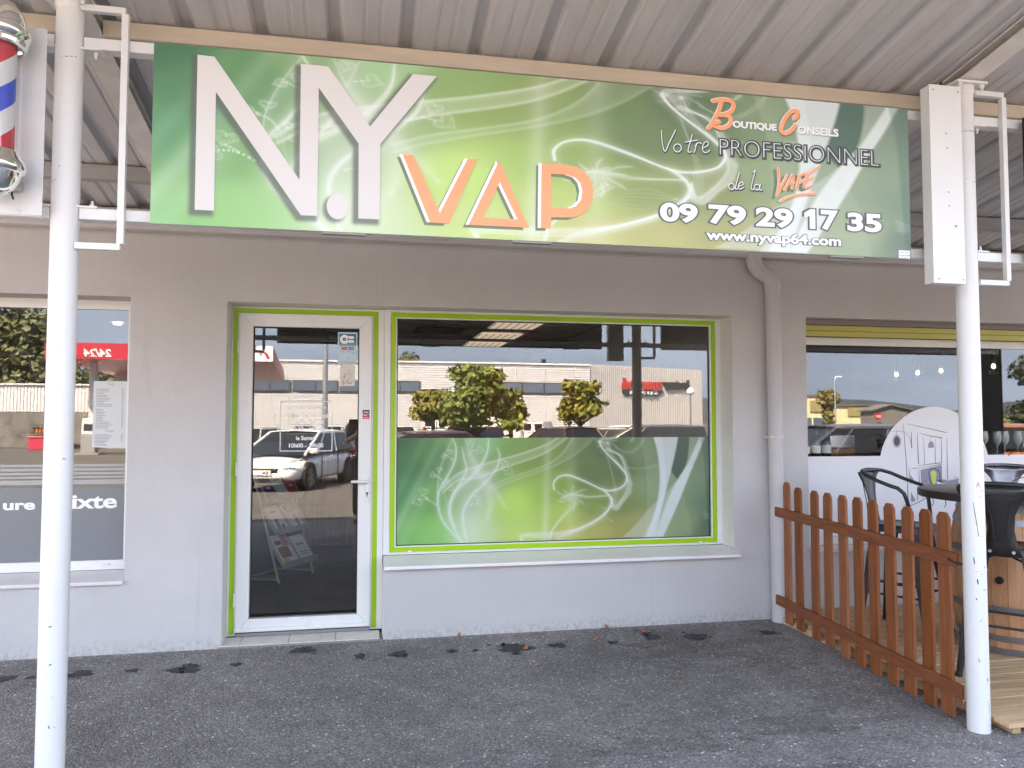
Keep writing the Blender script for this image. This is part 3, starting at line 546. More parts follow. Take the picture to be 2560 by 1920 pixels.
# --- hairdresser's window on the left
lw = frame_mb(-3.299, -0.6155, 0.475, 2.2425, 0.062, 0.19, 0.25).build('salon_window', M_PVC, B, bevel=0.003)
tag(lw, 'white framed window with grey striped film and white lettering')
MB().box(-3.24, -0.676, 0.208, 0.212, 0.535, 2.182).build('glass_pane', M_GLASS, lw)
b = MB(); b.add([(-3.299,0.189,0.474),(-0.616,0.189,0.474),(-0.616,-0.03,0.440),(-3.299,-0.03,0.440),(-3.299,-0.03,0.418),(-0.616,-0.03,0.418),(-0.616,0.189,0.418),(-3.299,0.189,0.418)], [(0,1,2,3),(3,2,5,4),(4,5,6,7),(0,3,4,7),(1,6,5,2),(0,7,6,1)])
b.build('sill', M_SILL, lw, bevel=0.003)
MB().box(-0.80, -0.76, 0.176, 0.1895, 0.503, 0.516).build('drain_cap', M_PVC, lw, bevel=0.002)
M_GFILM = mat('slate_grey_film', lin((118,124,130)), 0.3, spec=0.5)
M_FROST = mat('light_grey_film', lin((165,166,166)), 0.4)
yl = 0.2045
b = MB(); b.poly([(-3.24,0.536),(-0.677,0.536),(-0.677,1.013),(-3.24,1.013)], yl+0.001, yl+0.0018); b.build('film', M_GFILM, lw)
b = MB()
for z0, z1 in ((1.031,1.061),(1.071,1.085),(1.0945,1.110),(1.119,1.137),(1.146,1.163)): b.poly([(-3.24,z0),(-0.677,z0),(-0.677,z1),(-3.24,z1)], yl+0.001, yl+0.0018)
b.build('film_stripe', M_FROST, lw)
b = MB()
put_text(b, 'ure', -1.402, -1.214, 0.8715, 0.9185, yl, 0.035); b.build('lettering', M_PWHITE, lw); b = MB(); put_text(b, 'Mixte', -1.135, -0.726, 0.8715, 0.9665, yl, 0.030)
b.build('lettering', M_PWHITE, lw)
b = MB(); b.poly([(-0.885,1.272),(-0.6785,1.266),(-0.6785,1.707),(-0.885,1.707)], 0.2065, 0.206); b.build('price_list', mat('thin_paper', (0.62,0.66,0.67), 0.7), lw)
b = MB(); put_text(b, 'Tarifs', -0.800, -0.764, 1.680, 1.694, 0.2052); put_text(b, 'Forfaits', -0.805, -0.758, 1.372, 1.386, 0.2052)
for k in range(26):
    z = 1.655-k*0.0103
    if k in (12,): continue
    b.stroke([(-0.868,z),(-0.868+rnd.uniform(0.04,0.10),z)], 0.003, 0.2052, False); b.stroke([(-0.712,z),(-0.700,z)], 0.003, 0.2052, False)
for k in range(9):
    z = 1.355-k*0.009; b.stroke([(-0.872,z),(-0.872+rnd.uniform(0.05,0.11),z)], 0.003, 0.2052, False)
    if k < 6: b.stroke([(-0.712,z),(-0.700,z)], 0.003, 0.2052, False)
b.build('price_print', M_INK, lw)

# --- bar window on the right, under a rolled-up shutter
rw = frame_mb(4.168, 7.199, 0.475, 2.11, 0.062, 0.19, 0.25).build('bar_window', M_PVC, B, bevel=0.003)
tag(rw, 'wide window under a yellow green shutter with domed white film drawing')
MB().box(4.23, 7.137, 0.208, 0.212, 0.537, 2.048).build('glass_pane', M_GLASS, rw)
b = MB(); b.add([(4.168,0.189,0.474),(7.199,0.189,0.474),(7.199,-0.03,0.484),(4.168,-0.03,0.484),(4.168,-0.03,0.456),(7.199,-0.03,0.456),(7.199,0.189,0.456),(4.168,0.189,0.456)], [(0,1,2,3),(3,2,5,4),(4,5,6,7),(0,3,4,7),(1,6,5,2),(0,7,6,1)])
b.build('sill', M_SILL, rw, bevel=0.003)
M_OLIVE = mat('yellow_green_slat', lin((182,178,96)), 0.45, var=0.06, vscale=3)
MB().box(4.169, 7.198, 0.09, 0.16, 2.196, 2.237).build('shutter_rail', mat('mauve_rail', (0.22,0.19,0.19), 0.6), rw, bevel=0.003)
for z0, z1 in ((2.151,2.195),(2.106,2.150)): MB().box(4.169, 7.198, 0.112, 0.126, z0, z1).build('slat', M_OLIVE, rw, bevel=0.005)
yl = 0.2045; W_F = mat('white_film', (0.74,0.74,0.78), 0.38, var=0.02, vscale=1)
cx, cz, rr = 5.437, 1.046, 0.515; a0 = math.asin((1.166-cz)/rr)
dome = [(cx+rr*math.cos(a0+(math.pi-2*a0)*i/40), cz+rr*math.sin(a0+(math.pi-2*a0)*i/40)) for i in range(41)]
b = MB(); b.poly([(4.23,0.538),(7.137,0.538),(7.137,1.166)] + dome + [(4.23,1.166)], yl+0.001, yl+0.0018); b.build('film', W_F, rw)
M_DRAW = mat('charcoal_drawing', lin((72,74,84)), 0.5); M_DGREY = mat('lavender_drawing', lin((140,141,158)), 0.5); M_DLIME = mat('lime_drawing', lin((196,216,92)), 0.5)
b = MB(); ys = yl
for k, (wd, p) in enumerate(DRAW): b.stroke(p, [wd*0.35]+[wd*0.8]*(len(p)-2)+[wd] if len(p) > 2 else [wd*0.4, wd], ys-0.00004*k)
c = DRAW_CLOCK; b.poly([(c[0][0]+(c[1][0]-c[0][0])*math.cos(t*0.3927), c[0][1]+(c[0][1]-c[2][1])*math.sin(t*0.3927)) for t in range(16)], ys-0.0001)
b.stroke([(c[0][0]+1.28*(c[1][0]-c[0][0])*math.cos(t*0.3927), c[0][1]+1.2*(c[0][1]-c[2][1])*math.sin(t*0.3927)) for t in range(17)], 0.004, ys-0.0001)
b.poly(DRAW_TABLE[:1]+DRAW_TABLE[-1:]+DRAW_TABLE[-2:-1]+DRAW_TABLE[1:2], ys-0.0013)
b.build('drawing', M_DRAW, rw)
b = MB(); b.poly(DRAW_PANEL, ys-0.0002); b.poly(DRAW_LAMP, ys-0.0002); b.poly(DRAW_TABLE, ys-0.0009)
for t in DRAW_TRI: b.poly(t, ys-0.0002)
b.build('drawing_shade', M_DGREY, rw)
b = MB(); b.poly(DRAW_CHAIR, ys-0.0006); b.poly(DRAW_SEAT, ys-0.0006); b.build('drawing_chair', M_DLIME, rw)
b = MB()
for p in DRAW_CHAIRLINE: b.stroke(p, 0.008, ys-0.0008)
b.stroke([(c[0][0],c[0][1]),(c[0][0]-0.012,c[0][1]+0.022)], 0.003, ys-0.0011); b.build('drawing_line', M_DRAW, rw)

# --- rainwater pipe
b = MB(); P = [(3.70,-0.075,2.86),(3.70,-0.075,2.66),(3.712,-0.075,2.60),(3.745,-0.075,2.555),(3.80,-0.075,2.535),(3.83,-0.075,2.51),(3.852,-0.075,2.46)]
b.tube(P, 0.056, 18); b.tube([(3.8525,-0.075,2.458),(3.86,-0.075,1.2),(3.868,-0.075,-0.03)], 0.0545, 18); b.tube([(3.852,-0.075,2.475),(3.8525,-0.075,2.415)], 0.059, 18)
pipe = b.build('downpipe', M_PIPE, B, smooth=True)
b = MB(); b.lathe((3.8605,-0.075,1.318), [(0.0548,0),(0.0566,0.003),(0.0566,0.016),(0.0548,0.019)], 18); b.box(3.792, 3.812, -0.125, -0.02, 1.319, 1.336); b.build('pipe_clip', mat('clip_plastic', (0.6,0.58,0.58), 0.5), pipe)

# ---------------------------------------------------------------- canopy over the pavement
CN = thing('canopy', 'metal lean-to canopy of grey ribbed sheets on white round posts', 'canopy', (1.72, -2.075, -0.02))
SL = 0.17; sheet_z = lambda y: 3.132 - SL*(y+1.9)
Y_EAVE, Y_WALL = -4.35, 0.0
def sheet_mesh(x0):
    p = 0.3113; xs = []
    for k in range(3):
        o = x0+k*p
        xs += [(o,0.0 if k else -0.005),(o+0.072,0.0 if k else -0.005),(o+0.080,0.004 if k else 0.001),(o+0.090,0.004),(o+0.098,0),(o+0.140,0),(o+0.148,0.004),(o+0.158,0.004),(o+0.166,0),(o+0.228,0),(o+0.246,0.030),(o+0.290,0.030),(o+0.308,0)]
    xs.append((x0+3*p+0.012, 0.0)); mb = MB(); n = len(xs); t = 0.004
    for y in (Y_EAVE, Y_WALL):
        mb.v += [(x, y, sheet_z(y)+h) for x, h in xs] + [(x, y, sheet_z(y)+h+t) for x, h in xs]
    for i in range(n-1):
        for a, b_ in ((0, 2*n), (n, 3*n)): mb.f.append((a+i, a+i+1, b_+i+1, b_+i)); mb.mi.append(0)
    for a in (0, 2*n):
        for i in range(n-1): mb.f.append((a+i, a+i+1, a+n+i+1, a+n+i)); mb.mi.append(0)
    for i in (0, n-1): mb.f.append((i, n+i, 3*n+i, 2*n+i)); mb.mi.append(0)
    return mb
for k in range(-5, 9): sheet_mesh(0.132+0.934*k).build('roof_sheet', M_SHEET, CN)
M_PURL_SHADED = mat('shaded_primer', (0.36,0.35,0.335), 0.6, var=0.12, vscale=4, stretch=(0.6,4,4))  # back purlin: same primer as the front, its shade put into a greyer colour
def purlin(y, x0, x1, h, wd, name='purlin', m=None):
    m = m or M_PURLIN
    z = sheet_z(y)-0.004; MB().box(x0, x1, y-wd/2, y+wd/2, z-h, z).build(name, m, CN, bevel=0.004)
for x0, x1 in ((-5.6,-0.352),(-0.236,3.677),(3.793,8.5)):
    purlin(-1.86, x0, x1, 0.070, 0.062); purlin(-0.58, x0, x1, 0.085, 0.07, m=M_PURL_SHADED); purlin(-4.22, x0, x1, 0.07, 0.06)
MB().box(-5.6, 8.5, -0.10, -0.012, 2.66, 2.795).build('gutter', M_PIPE, CN, bevel=0.01)
MB().box(-5.6, 8.5, Y_EAVE-0.02, Y_EAVE-0.004, sheet_z(Y_EAVE)-0.09, sheet_z(Y_EAVE)+0.05).build('eave_trim', M_RAFTER, CN)
for x in (-0.294, 3.735):
    rf = MB(); ya, yb = Y_EAVE+0.03, -0.06
    zf = lambda y: sheet_z(y)-0.005
    for (dx0, dx1, d0, d1) in ((-0.055,0.055,0.062,0.054), (-0.0035,0.0035,0.054,0.012), (-0.055,0.055,0.012,0.004)):
        rf.cur = 1 if dx1 < 0.01 else 0
        rf.add([(x+dx0,ya,zf(ya)-d0),(x+dx1,ya,zf(ya)-d0),(x+dx1,yb,zf(yb)-d0),(x+dx0,yb,zf(yb)-d0),(x+dx0,ya,zf(ya)-d1),(x+dx1,ya,zf(ya)-d1),(x+dx1,yb,zf(yb)-d1),(x+dx0,yb,zf(yb)-d1)],
               [(0,3,2,1),(4,5,6,7),(0,1,5,4),(1,2,6,5),(2,3,7,6),(3,0,4,7)])
    rf.build('rafter', [M_RAFTER, M_BROWN], CN)
# posts with clamps, cross bars and square loops
def post(x, label):
    r = 0.050
    b = MB(); b.tube([(x,-2.075,-0.03),(x,-2.075,0.6),(x,-2.075,1.6),(x,-2.075,3.085)], r, 40)
    p = b.build('post', M_POST, CN, smooth=True); p['label'] = label
    b = MB(); zt = sheet_z(-2.15)-0.076
    b.box(x-0.085, x+0.085, -2.15, -2.0, zt-0.012, zt); b.lathe((x,-2.075,3.05), [(r,0),(r+0.006,0.015),(r+0.006,zt-3.05-0.012)], 24); b.build('head_plate', M_WHITE, p, bevel=0.002)
    b = MB()
    for dx in (-0.062, 0.062):
        for dy in (-2.135,): b.cyl((x+dx,dy), 0.011, zt-0.03, zt-0.012, 6); b.cyl((x+dx,dy), 0.007, zt-0.042, zt-0.03, 8)
    b.build('bolt', M_WHITE, p)
    return p
pl = post(-0.294, 'white post beside the barber pole, paint cracked near its top')
pr_ = post(3.735, 'white post beside the picket fence, scuffed with black and red marks')
for p, x, s in ((pl,-0.294,1),(pr_,3.735,1)):
    r = 0.050
    for sx in (-1, 1):
        for zb, up in ((2.250, 1), (2.9272, -1)):
            b = MB(); x0 = x+sx*(r-0.012); zz = zb + up*0.0255
            xa, xb = sorted((x0, x+sx*(r+0.068))); b.box(xa, xb, -2.095, -2.03, zz-0.004, zz+0.004)
            b.cyl((x+sx*(r+0.042),-2.065), 0.0085, zz+0.004*up if up > 0 else zz-0.016, zz+0.016 if up > 0 else zz-0.004, 6)
            b.cyl((x+sx*(r+0.042),-2.065), 0.0055, zz+0.016 if up > 0 else zz-0.030, zz+0.030 if up > 0 else zz-0.016, 8)
            b.build('clamp', M_WHITE, p, bevel=0.0015)
# crossbars: from post to sign both sides, and to the neighbouring signs
for x0, x1 in ((-1.2,-0.346),(-0.242,3.683),(3.787,8.2)):
    for z0, z1 in ((2.2275,2.2725),(2.9045,2.9500)): MB().box(x0, x1, -2.086, -2.03, z0, z1).build('crossbar', M_WHITE, CN, bevel=0.003)
def loop(xp, sx):
    xa = xp + sx*0.047; xo = xp+sx*0.2085; b = MB(); h = 0.0125; y = -2.1
    for z in (3.057, 2.1195): b.box(min(xa,xo), max(xa,xo), y-0.013, y+0.013, z-h, z+h)
    b.box(xo-h, xo+h, y-0.0127, y+0.0127, 2.1195+h, 3.057-h)
    for z in (2.95, 2.25): b.cyl((xo,y-0.0135), 0.002, z, z+0.002, 6)
    return b
loop(-0.294, 1).build('loop_bracket', M_WHITE, CN, bevel=0.002); loop(3.735, 1).build('loop_bracket', M_WHITE, CN, bevel=0.002)
# chips, cracks and scuffs on the posts
def scuffs(p, x, r, marks, m, name):
    b = MB()
    for ang, z, ln, dz, wd in marks:
        wd *= 0.75
        pts = []
        for i in range(4):
            a = R(ang+ln*i/3); rr = r+0.0006; pts.append(Vector((x+rr*math.sin(a), -2.075-rr*math.cos(a), z+dz*i/3)))
        for i in range(3):
            q0, q1 = pts[i], pts[i+1]; nrm = Vector((q0.x-x, q0.y+2.075, 0)).normalized(); t = (q1-q0).normalized().cross(nrm)*wd/2
            k = wd*(0.6 if i != 1 else 1)/wd; b.add([q0-t*k, q1-t, q1+t, q0+t*k], [(0,1,2,3)])
    b.build(name, m, p)
scuffs(pr_, 3.735, 0.050, [(-40,1.06,22,-0.16,0.004),(-45,0.80,4,-0.03,0.006),(-30,0.70,3,-0.025,0.007),(0,0.645,18,0.008,0.003),(-10,1.085,14,0.0,0.003),(-2,1.115,20,0.0,0.003),(-38,0.60,3,0.01,0.005),(10,0.76,3,-0.01,0.004),
    (-35,0.33,5,-0.02,0.004),(8,0.24,6,-0.02,0.006),(-20,0.5,5,0.01,0.003),(15,0.13,12,-0.09,0.003),(-5,0.9,4,0,0.004),(10,0.4,4,0,0.003),(-12,0.72,10,0.003,0.003),(5,2.30,2,0,0.006),(-5,2.55,2,0,0.006)], M_BLACKP, 'scuff')
scuffs(pr_, 3.735, 0.050, [(-22,1.13,9,0.028,0.004),(-14,1.155,10,-0.022,0.004)], M_REDP, 'red_mark')
scuffs(pl, -0.294, 0.050, [(-15,2.845,62,0.012,0.003),(-55,2.36,35,0.012,0.0025),(-12,2.42,4,0,0.006),(4,1.72,3,0,0.004),(-30,1.63,3,0,0.004),(35,1.30,4,0.006,0.004),(42,1.30,4,0.006,0.004),(25,1.28,3,0,0.003),
    (0,0.68,12,0.002,0.006),(5,0.54,10,0.003,0.006),(30,0.31,4,0,0.004),(10,0.32,4,-0.012,0.005),(30,0.12,8,-0.02,0.006),(38,0.10,6,0.02,0.005),(28,0.08,8,0.01,0.005),(-20,0.1,4,-0.02,0.004),(2,0.9,3,0,0.003),(20,0.42,4,0,0.003)], M_BLACKP, 'scuff')

# ---------------------------------------------------------------- the printed artwork (smoke ribbons over greens)
FX = lambda x: (x-75)/1930.0
def FT(x, y): return (y-85)/(657.0-50.0*FX(x))
def seg_dist(P, pts, loop=False):
    """distance of every grid point to a polyline, and the position along it"""
    best = np.full(P.shape[0], 1e9, np.float32); pos = np.zeros(P.shape[0], np.float32); n = len(pts)-1
    for i in range(n):
        a = np.array(pts[i], np.float32); d = np.array(pts[i+1], np.float32)-a; L = float(d@d)+1e-9
        q = P-a; t = np.clip((q@d)/L, 0, 1); e = q-t[:, None]*d; dd = e[:, 0]**2+e[:, 1]**2
        m = dd < best; best[m] = dd[m]; pos[m] = (i+t[m])/n
    return np.sqrt(best), pos
def smooth(pts, n=6):
    out = []; P = [np.array(p, float) for p in pts]; P = [2*P[0]-P[1]]+P+[2*P[-1]-P[-2]]
    for i in range(1, len(P)-2):
        for k in range(n):
            t = k/n; out.append(tuple(0.5*((2*P[i])+(-P[i-1]+P[i+1])*t+(2*P[i-1]-5*P[i]+4*P[i+1]-P[i+2])*t*t+(-P[i-1]+3*P[i]-3*P[i+1]+P[i+2])*t**3)))
    out.append(tuple(P[-2])); return out
def in_poly(P, poly):
    c = np.zeros(P.shape[0], bool); n = len(poly)
    for i in range(n):
        x1, y1 = poly[i]; x2, y2 = poly[i-1]
        k = ((y1 > P[:, 1]) != (y2 > P[:, 1])) & (P[:, 0] < (x2-x1)*(P[:, 1]-y1)/((y2-y1)+1e-9)+x1); c ^= k
    return c
def artwork(s, t, aspect, bright=1.0):
    """colour of the print at s across (0..1) and t down (0..1)"""
    cps = [(0,0,30,100,62),(0,.45,55,140,82),(0,1,100,185,95),(.1,.15,62,135,70),(.1,.55,95,165,85),(.12,.9,125,198,105),(.05,.28,45,120,68),(.2,.05,110,165,95),(.26,.02,140,205,140),(.2,.5,115,165,95),(.25,.95,185,215,150),(.3,.35,120,165,90),
           (.36,.1,120,168,85),(.4,.25,118,155,70),(.36,.62,175,220,95),(.38,.92,185,215,115),(.44,.5,140,185,75),(.48,.15,120,155,75),(.5,.45,128,165,72),(.5,.75,175,205,95),(.53,.95,195,195,110),(.57,.15,85,122,62),(.6,.35,88,118,65),(.62,.65,125,150,72),(.62,.95,178,176,98),
           (.66,.1,68,100,62),(.7,.3,82,112,66),(.7,.62,122,138,72),(.72,.93,165,160,90),(.77,.15,108,140,95),(.78,.5,128,158,108),(.78,.9,165,172,118),(.85,.4,118,150,108),(.88,.12,62,92,76),(.93,.15,112,142,112),(.9,.5,112,145,105),(.92,.85,128,152,105),(.97,.1,72,108,88),(.97,.5,100,132,100),(1,.9,62,96,76),(1,0,52,92,76),(1,.6,80,118,92)]
    num = np.zeros((s.size, 3), np.float32); den = np.zeros(s.size, np.float32)
    for a, b, r, g, bl in cps:
        wgt = 1/(((s-a)*1.9)**2+((t-b)*0.75)**2+0.004)**2; num += wgt[:, None]*np.array((r, g, bl), np.float32); den += wgt
    c = num/den[:, None]; P = np.stack([s*3.0, t], 1).astype(np.float32)
    W = lambda pts: [(FX(x)*3.0, FT(x, y)) for x, y in pts]
    white = np.array((232,242,238), np.float32)
    def over(a, col=white): nonlocal c; a = np.clip(a, 0, 1)[:, None]; c = c*(1-a)+col*a
    def line(pts, wd, al, col=white, taper=True, soft=1.0):
        p = W(smooth(pts)); d, u = seg_dist(P, p); k = np.sin(np.pi*np.clip(u, 0.03, 0.97))**0.5 if taper else 1.0
        wdd = wd/657.0*k+1e-4; over(al*0.72*np.exp(-(d/wdd/soft)**2*1.2), col); over(al*0.20*np.exp(-(d/(wdd*2.6+0.006))**2), col)
    def ribbon(up, lo, al, edge=0.25, fil=0, seed=0):
        a, b = smooth(up), smooth(lo); poly = W(a+b[::-1]); m = in_poly(P, poly); da, _ = seg_dist(P, W(a)); db, _ = seg_dist(P, W(b)); f = da/(da+db+1e-6)
        inn = np.where(m, 1.0, np.exp(-(np.minimum(da, db)/0.008)**2)); over(inn*al*(0.62+0.55*np.abs(2*f-1)**2)); over(edge*0.55*np.exp(-(da/0.009)**2)); over(edge*0.35*np.exp(-(db/0.009)**2))
    fill = lambda pts, al, col=white: over(np.where(in_poly(P, W(pts)), al, 0.0), np.array(col, np.float32))
    def side(L_, R_, al, col=white):
        A_, B_ = W(smooth(L_)), W(smooth(R_)); m = in_poly(P, A_+B_[::-1]); d = np.minimum(seg_dist(P, A_)[0], seg_dist(P, B_)[0]); over(al*np.clip(0.5+np.where(m, d, -d)/0.016, 0, 1), np.array(col, np.float32))
    # beams
    sp = s*1930+75; over(0.36*np.exp(-((sp-972+(t*22))/26)**2)*(0.65+0.5*t)); over(0.16*np.exp(-((sp-1120+(t*12))/34)**2))
    for off, al, wd in ((0, .30, 30), (70, .16, 40), (-90, .14, 26)):
        d = (sp-(330+off)+t*300)/1.0; over(al*np.exp(-(d/wd)**2)*(0.5+0.6*t))
    over(0.30*np.exp(-((sp-560)/110)**2-((t-.62)/.35)**2)); over(0.35*np.exp(-((sp-470)/120)**2-((t-.9)/.3)**2)); over(0.4*np.exp(-((sp-800)/130)**2-((t-.62)/.3)**2), np.array((190,235,120), np.float32))
    # right-hand curtains
    side([(1545,84),(1572,200),(1590,330),(1592,500),(1580,700)], [(2010,84),(2010,400),(2010,700)], .20, (190,210,180))
    side([(1850,262),(1790,345),(1710,430),(1600,530),(1520,620),(1432,700)], [(1900,262),(1862,340),(1810,450),(1770,540),(1730,620),(1692,700)], .42, (215,228,222))
    side([(1798,84),(1785,160),(1768,230),(1752,290),(1790,345)], [(1872,84),(1868,150),(1856,230),(1830,290),(1792,345)], .97, (50,88,72)); side([(1873,84),(1869,150),(1858,225),(1846,268)], [(1936,84),(1915,140),(1890,190),(1848,268)], .6, (150,172,152))
    side([(1636,84),(1655,150),(1670,240),(1675,350),(1660,470),(1628,580),(1584,700)], [(1798,84),(1782,160),(1760,250),(1728,370),(1698,480),(1672,580),(1642,700)], .90, (222,234,236))
    side([(1690,84),(1702,180),(1715,290),(1720,400)], [(1797,84),(1781,160),(1759,250),(1724,390)], .35, (176,200,198))
    side([(1938,84),(1900,165),(1850,262),(1790,352),(1735,450),(1690,560),(1640,700)], [(1976,84),(1930,190),(1872,310),(1826,420),(1782,520),(1738,610),(1692,700)], .84, (224,236,236))
    side([(1976,84),(1930,190),(1872,310),(1826,420),(1782,520),(1738,610),(1692,700)], [(1980,84),(1900,250),(1815,390),(1840,470),(1870,590),(1885,700)], .10, (225,235,215))
    side([(1700,420),(1665,500),(1620,600),(1560,700)], [(1702,430),(1680,500),(1645,600),(1610,700)], .4, (235,240,240))
    for k in range(4): line([(1960,540+k*14),(1985,555+k*10),(2008,560+k*8)], 4, .25)
    side([(1945,84),(1965,200),(1978,400),(1988,640),(1992,700)], [(2010,84),(2010,400),(2010,700)], .30, (40,80,70))
    # left-hand leaf of smoke
    ribbon([(400,88),(372,150),(340,230),(318,320),(313,430),(326,540),(360,620),(450,730)], [(400,88),(421,150),(412,230),(372,322),(360,420),(385,560),(420,660),(470,730)], .17, .0)
    line([(400,88),(421,150),(412,230),(372,320),(327,400),(314,470),(326,550),(362,622),(455,728)], 9, .85); line([(400,88),(370,150),(338,235),(316,330),(313,450)], 3, .4)
    line([(455,145),(467,210),(481,275),(460,335),(412,420),(381,500),(386,580),(435,690),(462,728)], 8, .8); line([(612,88),(606,160),(572,240),(502,330),(432,392),(397,452),(391,550),(420,640)], 8, .8)
    line([(665,150),(679,200),(661,270),(602,350),(522,430),(477,500),(462,570),(474,670),(492,728)], 9, .85); line([(612,88),(607,165),(580,240),(515,330),(440,400),(405,470)], 3.5, .6)
    line([(500,60),(500,130),(505,190),(545,290),(600,390),(622,480),(606,580)], 42, .42, taper=True); line([(505,190),(560,300),(640,400),(720,520)], 26, .30); line([(470,88),(500,185)], 4, .4, taper=False); line([(530,88),(503,185)], 4, .4, taper=False)
    ribbon([(340,395),(400,330),(480,282),(620,236),(800,186),(950,132),(1035,84)], [(345,420),(430,350),(560,330),(700,272),(900,204),(1005,150),(1092,84)], .34, .55, 5, 3)
    ribbon([(610,392),(700,345),(800,312),(950,258),(1050,190),(1108,115),(1122,84)], [(610,420),(700,375),(800,336),(980,272),(1100,215),(1180,160),(1262,84)], .17, .28, 3, 5)
    over(0.25*np.exp(-((sp-480)/90)**2-((t-.55)/.33)**2))
    # hearts and dots
    for hx, hy, hr, ro in ((232,414,30,.3),(196,470,34,1.2),(284,312,22,.9),(323,280,20,.2),(350,196,18,1.2),(388,170,18,.3),(560,160,27,-1.3),(500,110,22,.2),(706,240,24,.5),(735,292,30,-.9),(372,350,16,.3),(392,390,24,-.9),(548,455,22,.2),(556,490,24,-1),(600,305,20,.1)):
        for k, al in ((1.0,.30),(.72,.22),(.45,.16)):
            pts = []
            for i in range(15):
                a = 2*math.pi*i/14; x = 0.062*hr*k*16*math.sin(a)**3/1.0; y = -0.062*hr*k*(13*math.cos(a)-5*math.cos(2*a)-2*math.cos(3*a)-math.cos(4*a)); pts.append((hx+x*math.cos(ro)-y*math.sin(ro), hy+x*math.sin(ro)+y*math.cos(ro)))
            p = W(pts); d, u = seg_dist(P, p); al2 = al if k != .72 else al*1.5*(np.sin(u*130) > -.2); over(al2*np.exp(-(d/0.0042)**2))
    for pts in ([(205,462),(255,462),(312,500)],[(232,440),(250,452),(262,464)],[(300,315),(330,335),(350,372)],[(365,190),(395,215),(408,250)],[(520,165),(540,160)],[(655,292),(690,275),(706,262)],[(500,500),(530,488),(548,478)],[(680,278),(715,290)]):
        p = W(smooth(pts)); d, u = seg_dist(P, p); over(.75*(np.sin(u*60) > -.1)*np.exp(-(d/0.006)**2))
    # strand of smoke on the right: bundles of filaments
    def bundle(a, b, n, al, wd=2.2, seed=1):
        rg = random.Random(seed); a = smooth(a); b = smooth(b)
        for k in range(n):
            f = k/(n-1) if n > 1 else 0; line_p = [(x1*(1-f)+x2*f, y1*(1-f)+y2*f) for (x1, y1), (x2, y2) in zip(a, b)]
            p = W(line_p); d, u = seg_dist(P, p); over(al*0.85*rg.uniform(.4, 1)*np.exp(-(d/(wd*1.25/657))**2)); over(al*0.07*np.exp(-(d/(wd*7/657))**2))
    bundle([(1292,105),(1310,150),(1360,205),(1425,262),(1462,320),(1440,385),(1335,410),(1205,362),(1100,322),(1040,326),(1004,362),(1006,402)], [(1286,118),(1322,168),(1392,240),(1446,300),(1466,345),(1424,395),(1330,414),(1200,352),(1100,315),(1034,330),(1008,366),(1008,404)], 7, .55, 2.6, 2)
    bundle([(1286,112),(1298,92),(1345,86),(1395,84)], [(1300,120),(1320,100),(1370,95),(1420,84)], 5, .5, 2.6, 3)
    bundle([(1330,165),(1430,196),(1468,272),(1496,370),(1482,432),(1442,480),(1402,532),(1368,520),(1362,468)], [(1345,150),(1420,205),(1452,290),(1468,380),(1450,430),(1430,462),(1398,500),(1380,500),(1370,450)], 9, .42, 2.2, 4)
    bundle([(1332,412),(1366,462),(1362,512),(1302,572),(1182,632),(1062,660),(905,668),(802,678),(806,716)], [(1300,400),(1352,452),(1352,505),(1290,575),(1170,645),(1060,690),(930,700),(830,700),(815,720)], 9, .40, 2.4, 5)
    bundle([(1362,512),(1300,575),(1190,632),(1080,668),(1012,716)], [(1362,500),(1310,580),(1200,645),(1100,690),(1040,716)], 5, .5, 2.6, 6)
    bundle([(1352,440),(1200,456),(1115,440),(1060,455)], [(1352,446),(1220,446),(1120,430),(1040,468)], 4, .5, 2.4, 7)
    bundle([(1135,478),(1045,580),(992,660),(975,716)], [(1160,490),(1070,570),(1000,650),(985,716)], 4, .5, 2.6, 8)
    bundle([(1340,185),(1365,300),(1382,400),(1392,520)], [(1332,190),(1372,310),(1400,420),(1400,520)], 3, .28, 1.8, 9)
    bundle([(1385,130),(1442,178),(1500,182),(1562,130),(1582,88)], [(1390,150),(1450,170),(1510,165),(1560,110),(1575,88)], 3, .3, 1.8, 10); bundle([(1468,272),(1550,282),(1662,260)], [(1468,270),(1560,276),(1662,256)], 2, .3, 1.8, 11)
    bundle([(1200,500),(1260,490),(1330,520)], [(1150,560),(1240,570),(1330,520)], 6, .18, 2, 12)
    ribbon([(1370,410),(1440,390),(1466,345),(1496,370)], [(1370,510),(1402,530),(1442,480),(1490,425)], .20, .1, 6, 13); ribbon([(1296,100),(1330,150),(1400,236)], [(1345,120),(1370,180),(1440,290)], .30, .0, 5, 14)
    for ang in range(0, 360, 24):
        a = R(ang); ln = 40+18*((ang*7) % 5)
        line([(1118+8*math.cos(a),452+8*math.sin(a)),(1118+ln*.6*math.cos(a+.1),452+ln*.5*math.sin(a+.1)),(1118+ln*math.cos(a+.25),452+ln*.75*math.sin(a+.25))], 5, .5)
        line([(1343,118),(1343+ln*.5*math.cos(a),118+ln*.4*math.sin(a)),(1343+ln*.8*math.cos(a+.2),118+ln*.6*math.sin(a+.2))], 3, .35)
    line([(1490,110),(1500,98),(1512,84)], 7, .6)
    for k in range(14): rg = random.Random(k); x, y = 1300+75*rg.random(), 555+50*rg.random(); d = np.hypot(P[:, 0]-FX(x)*3, P[:, 1]-FT(x, y)); over(.6*np.exp(-(d/.005)**2))
    return c
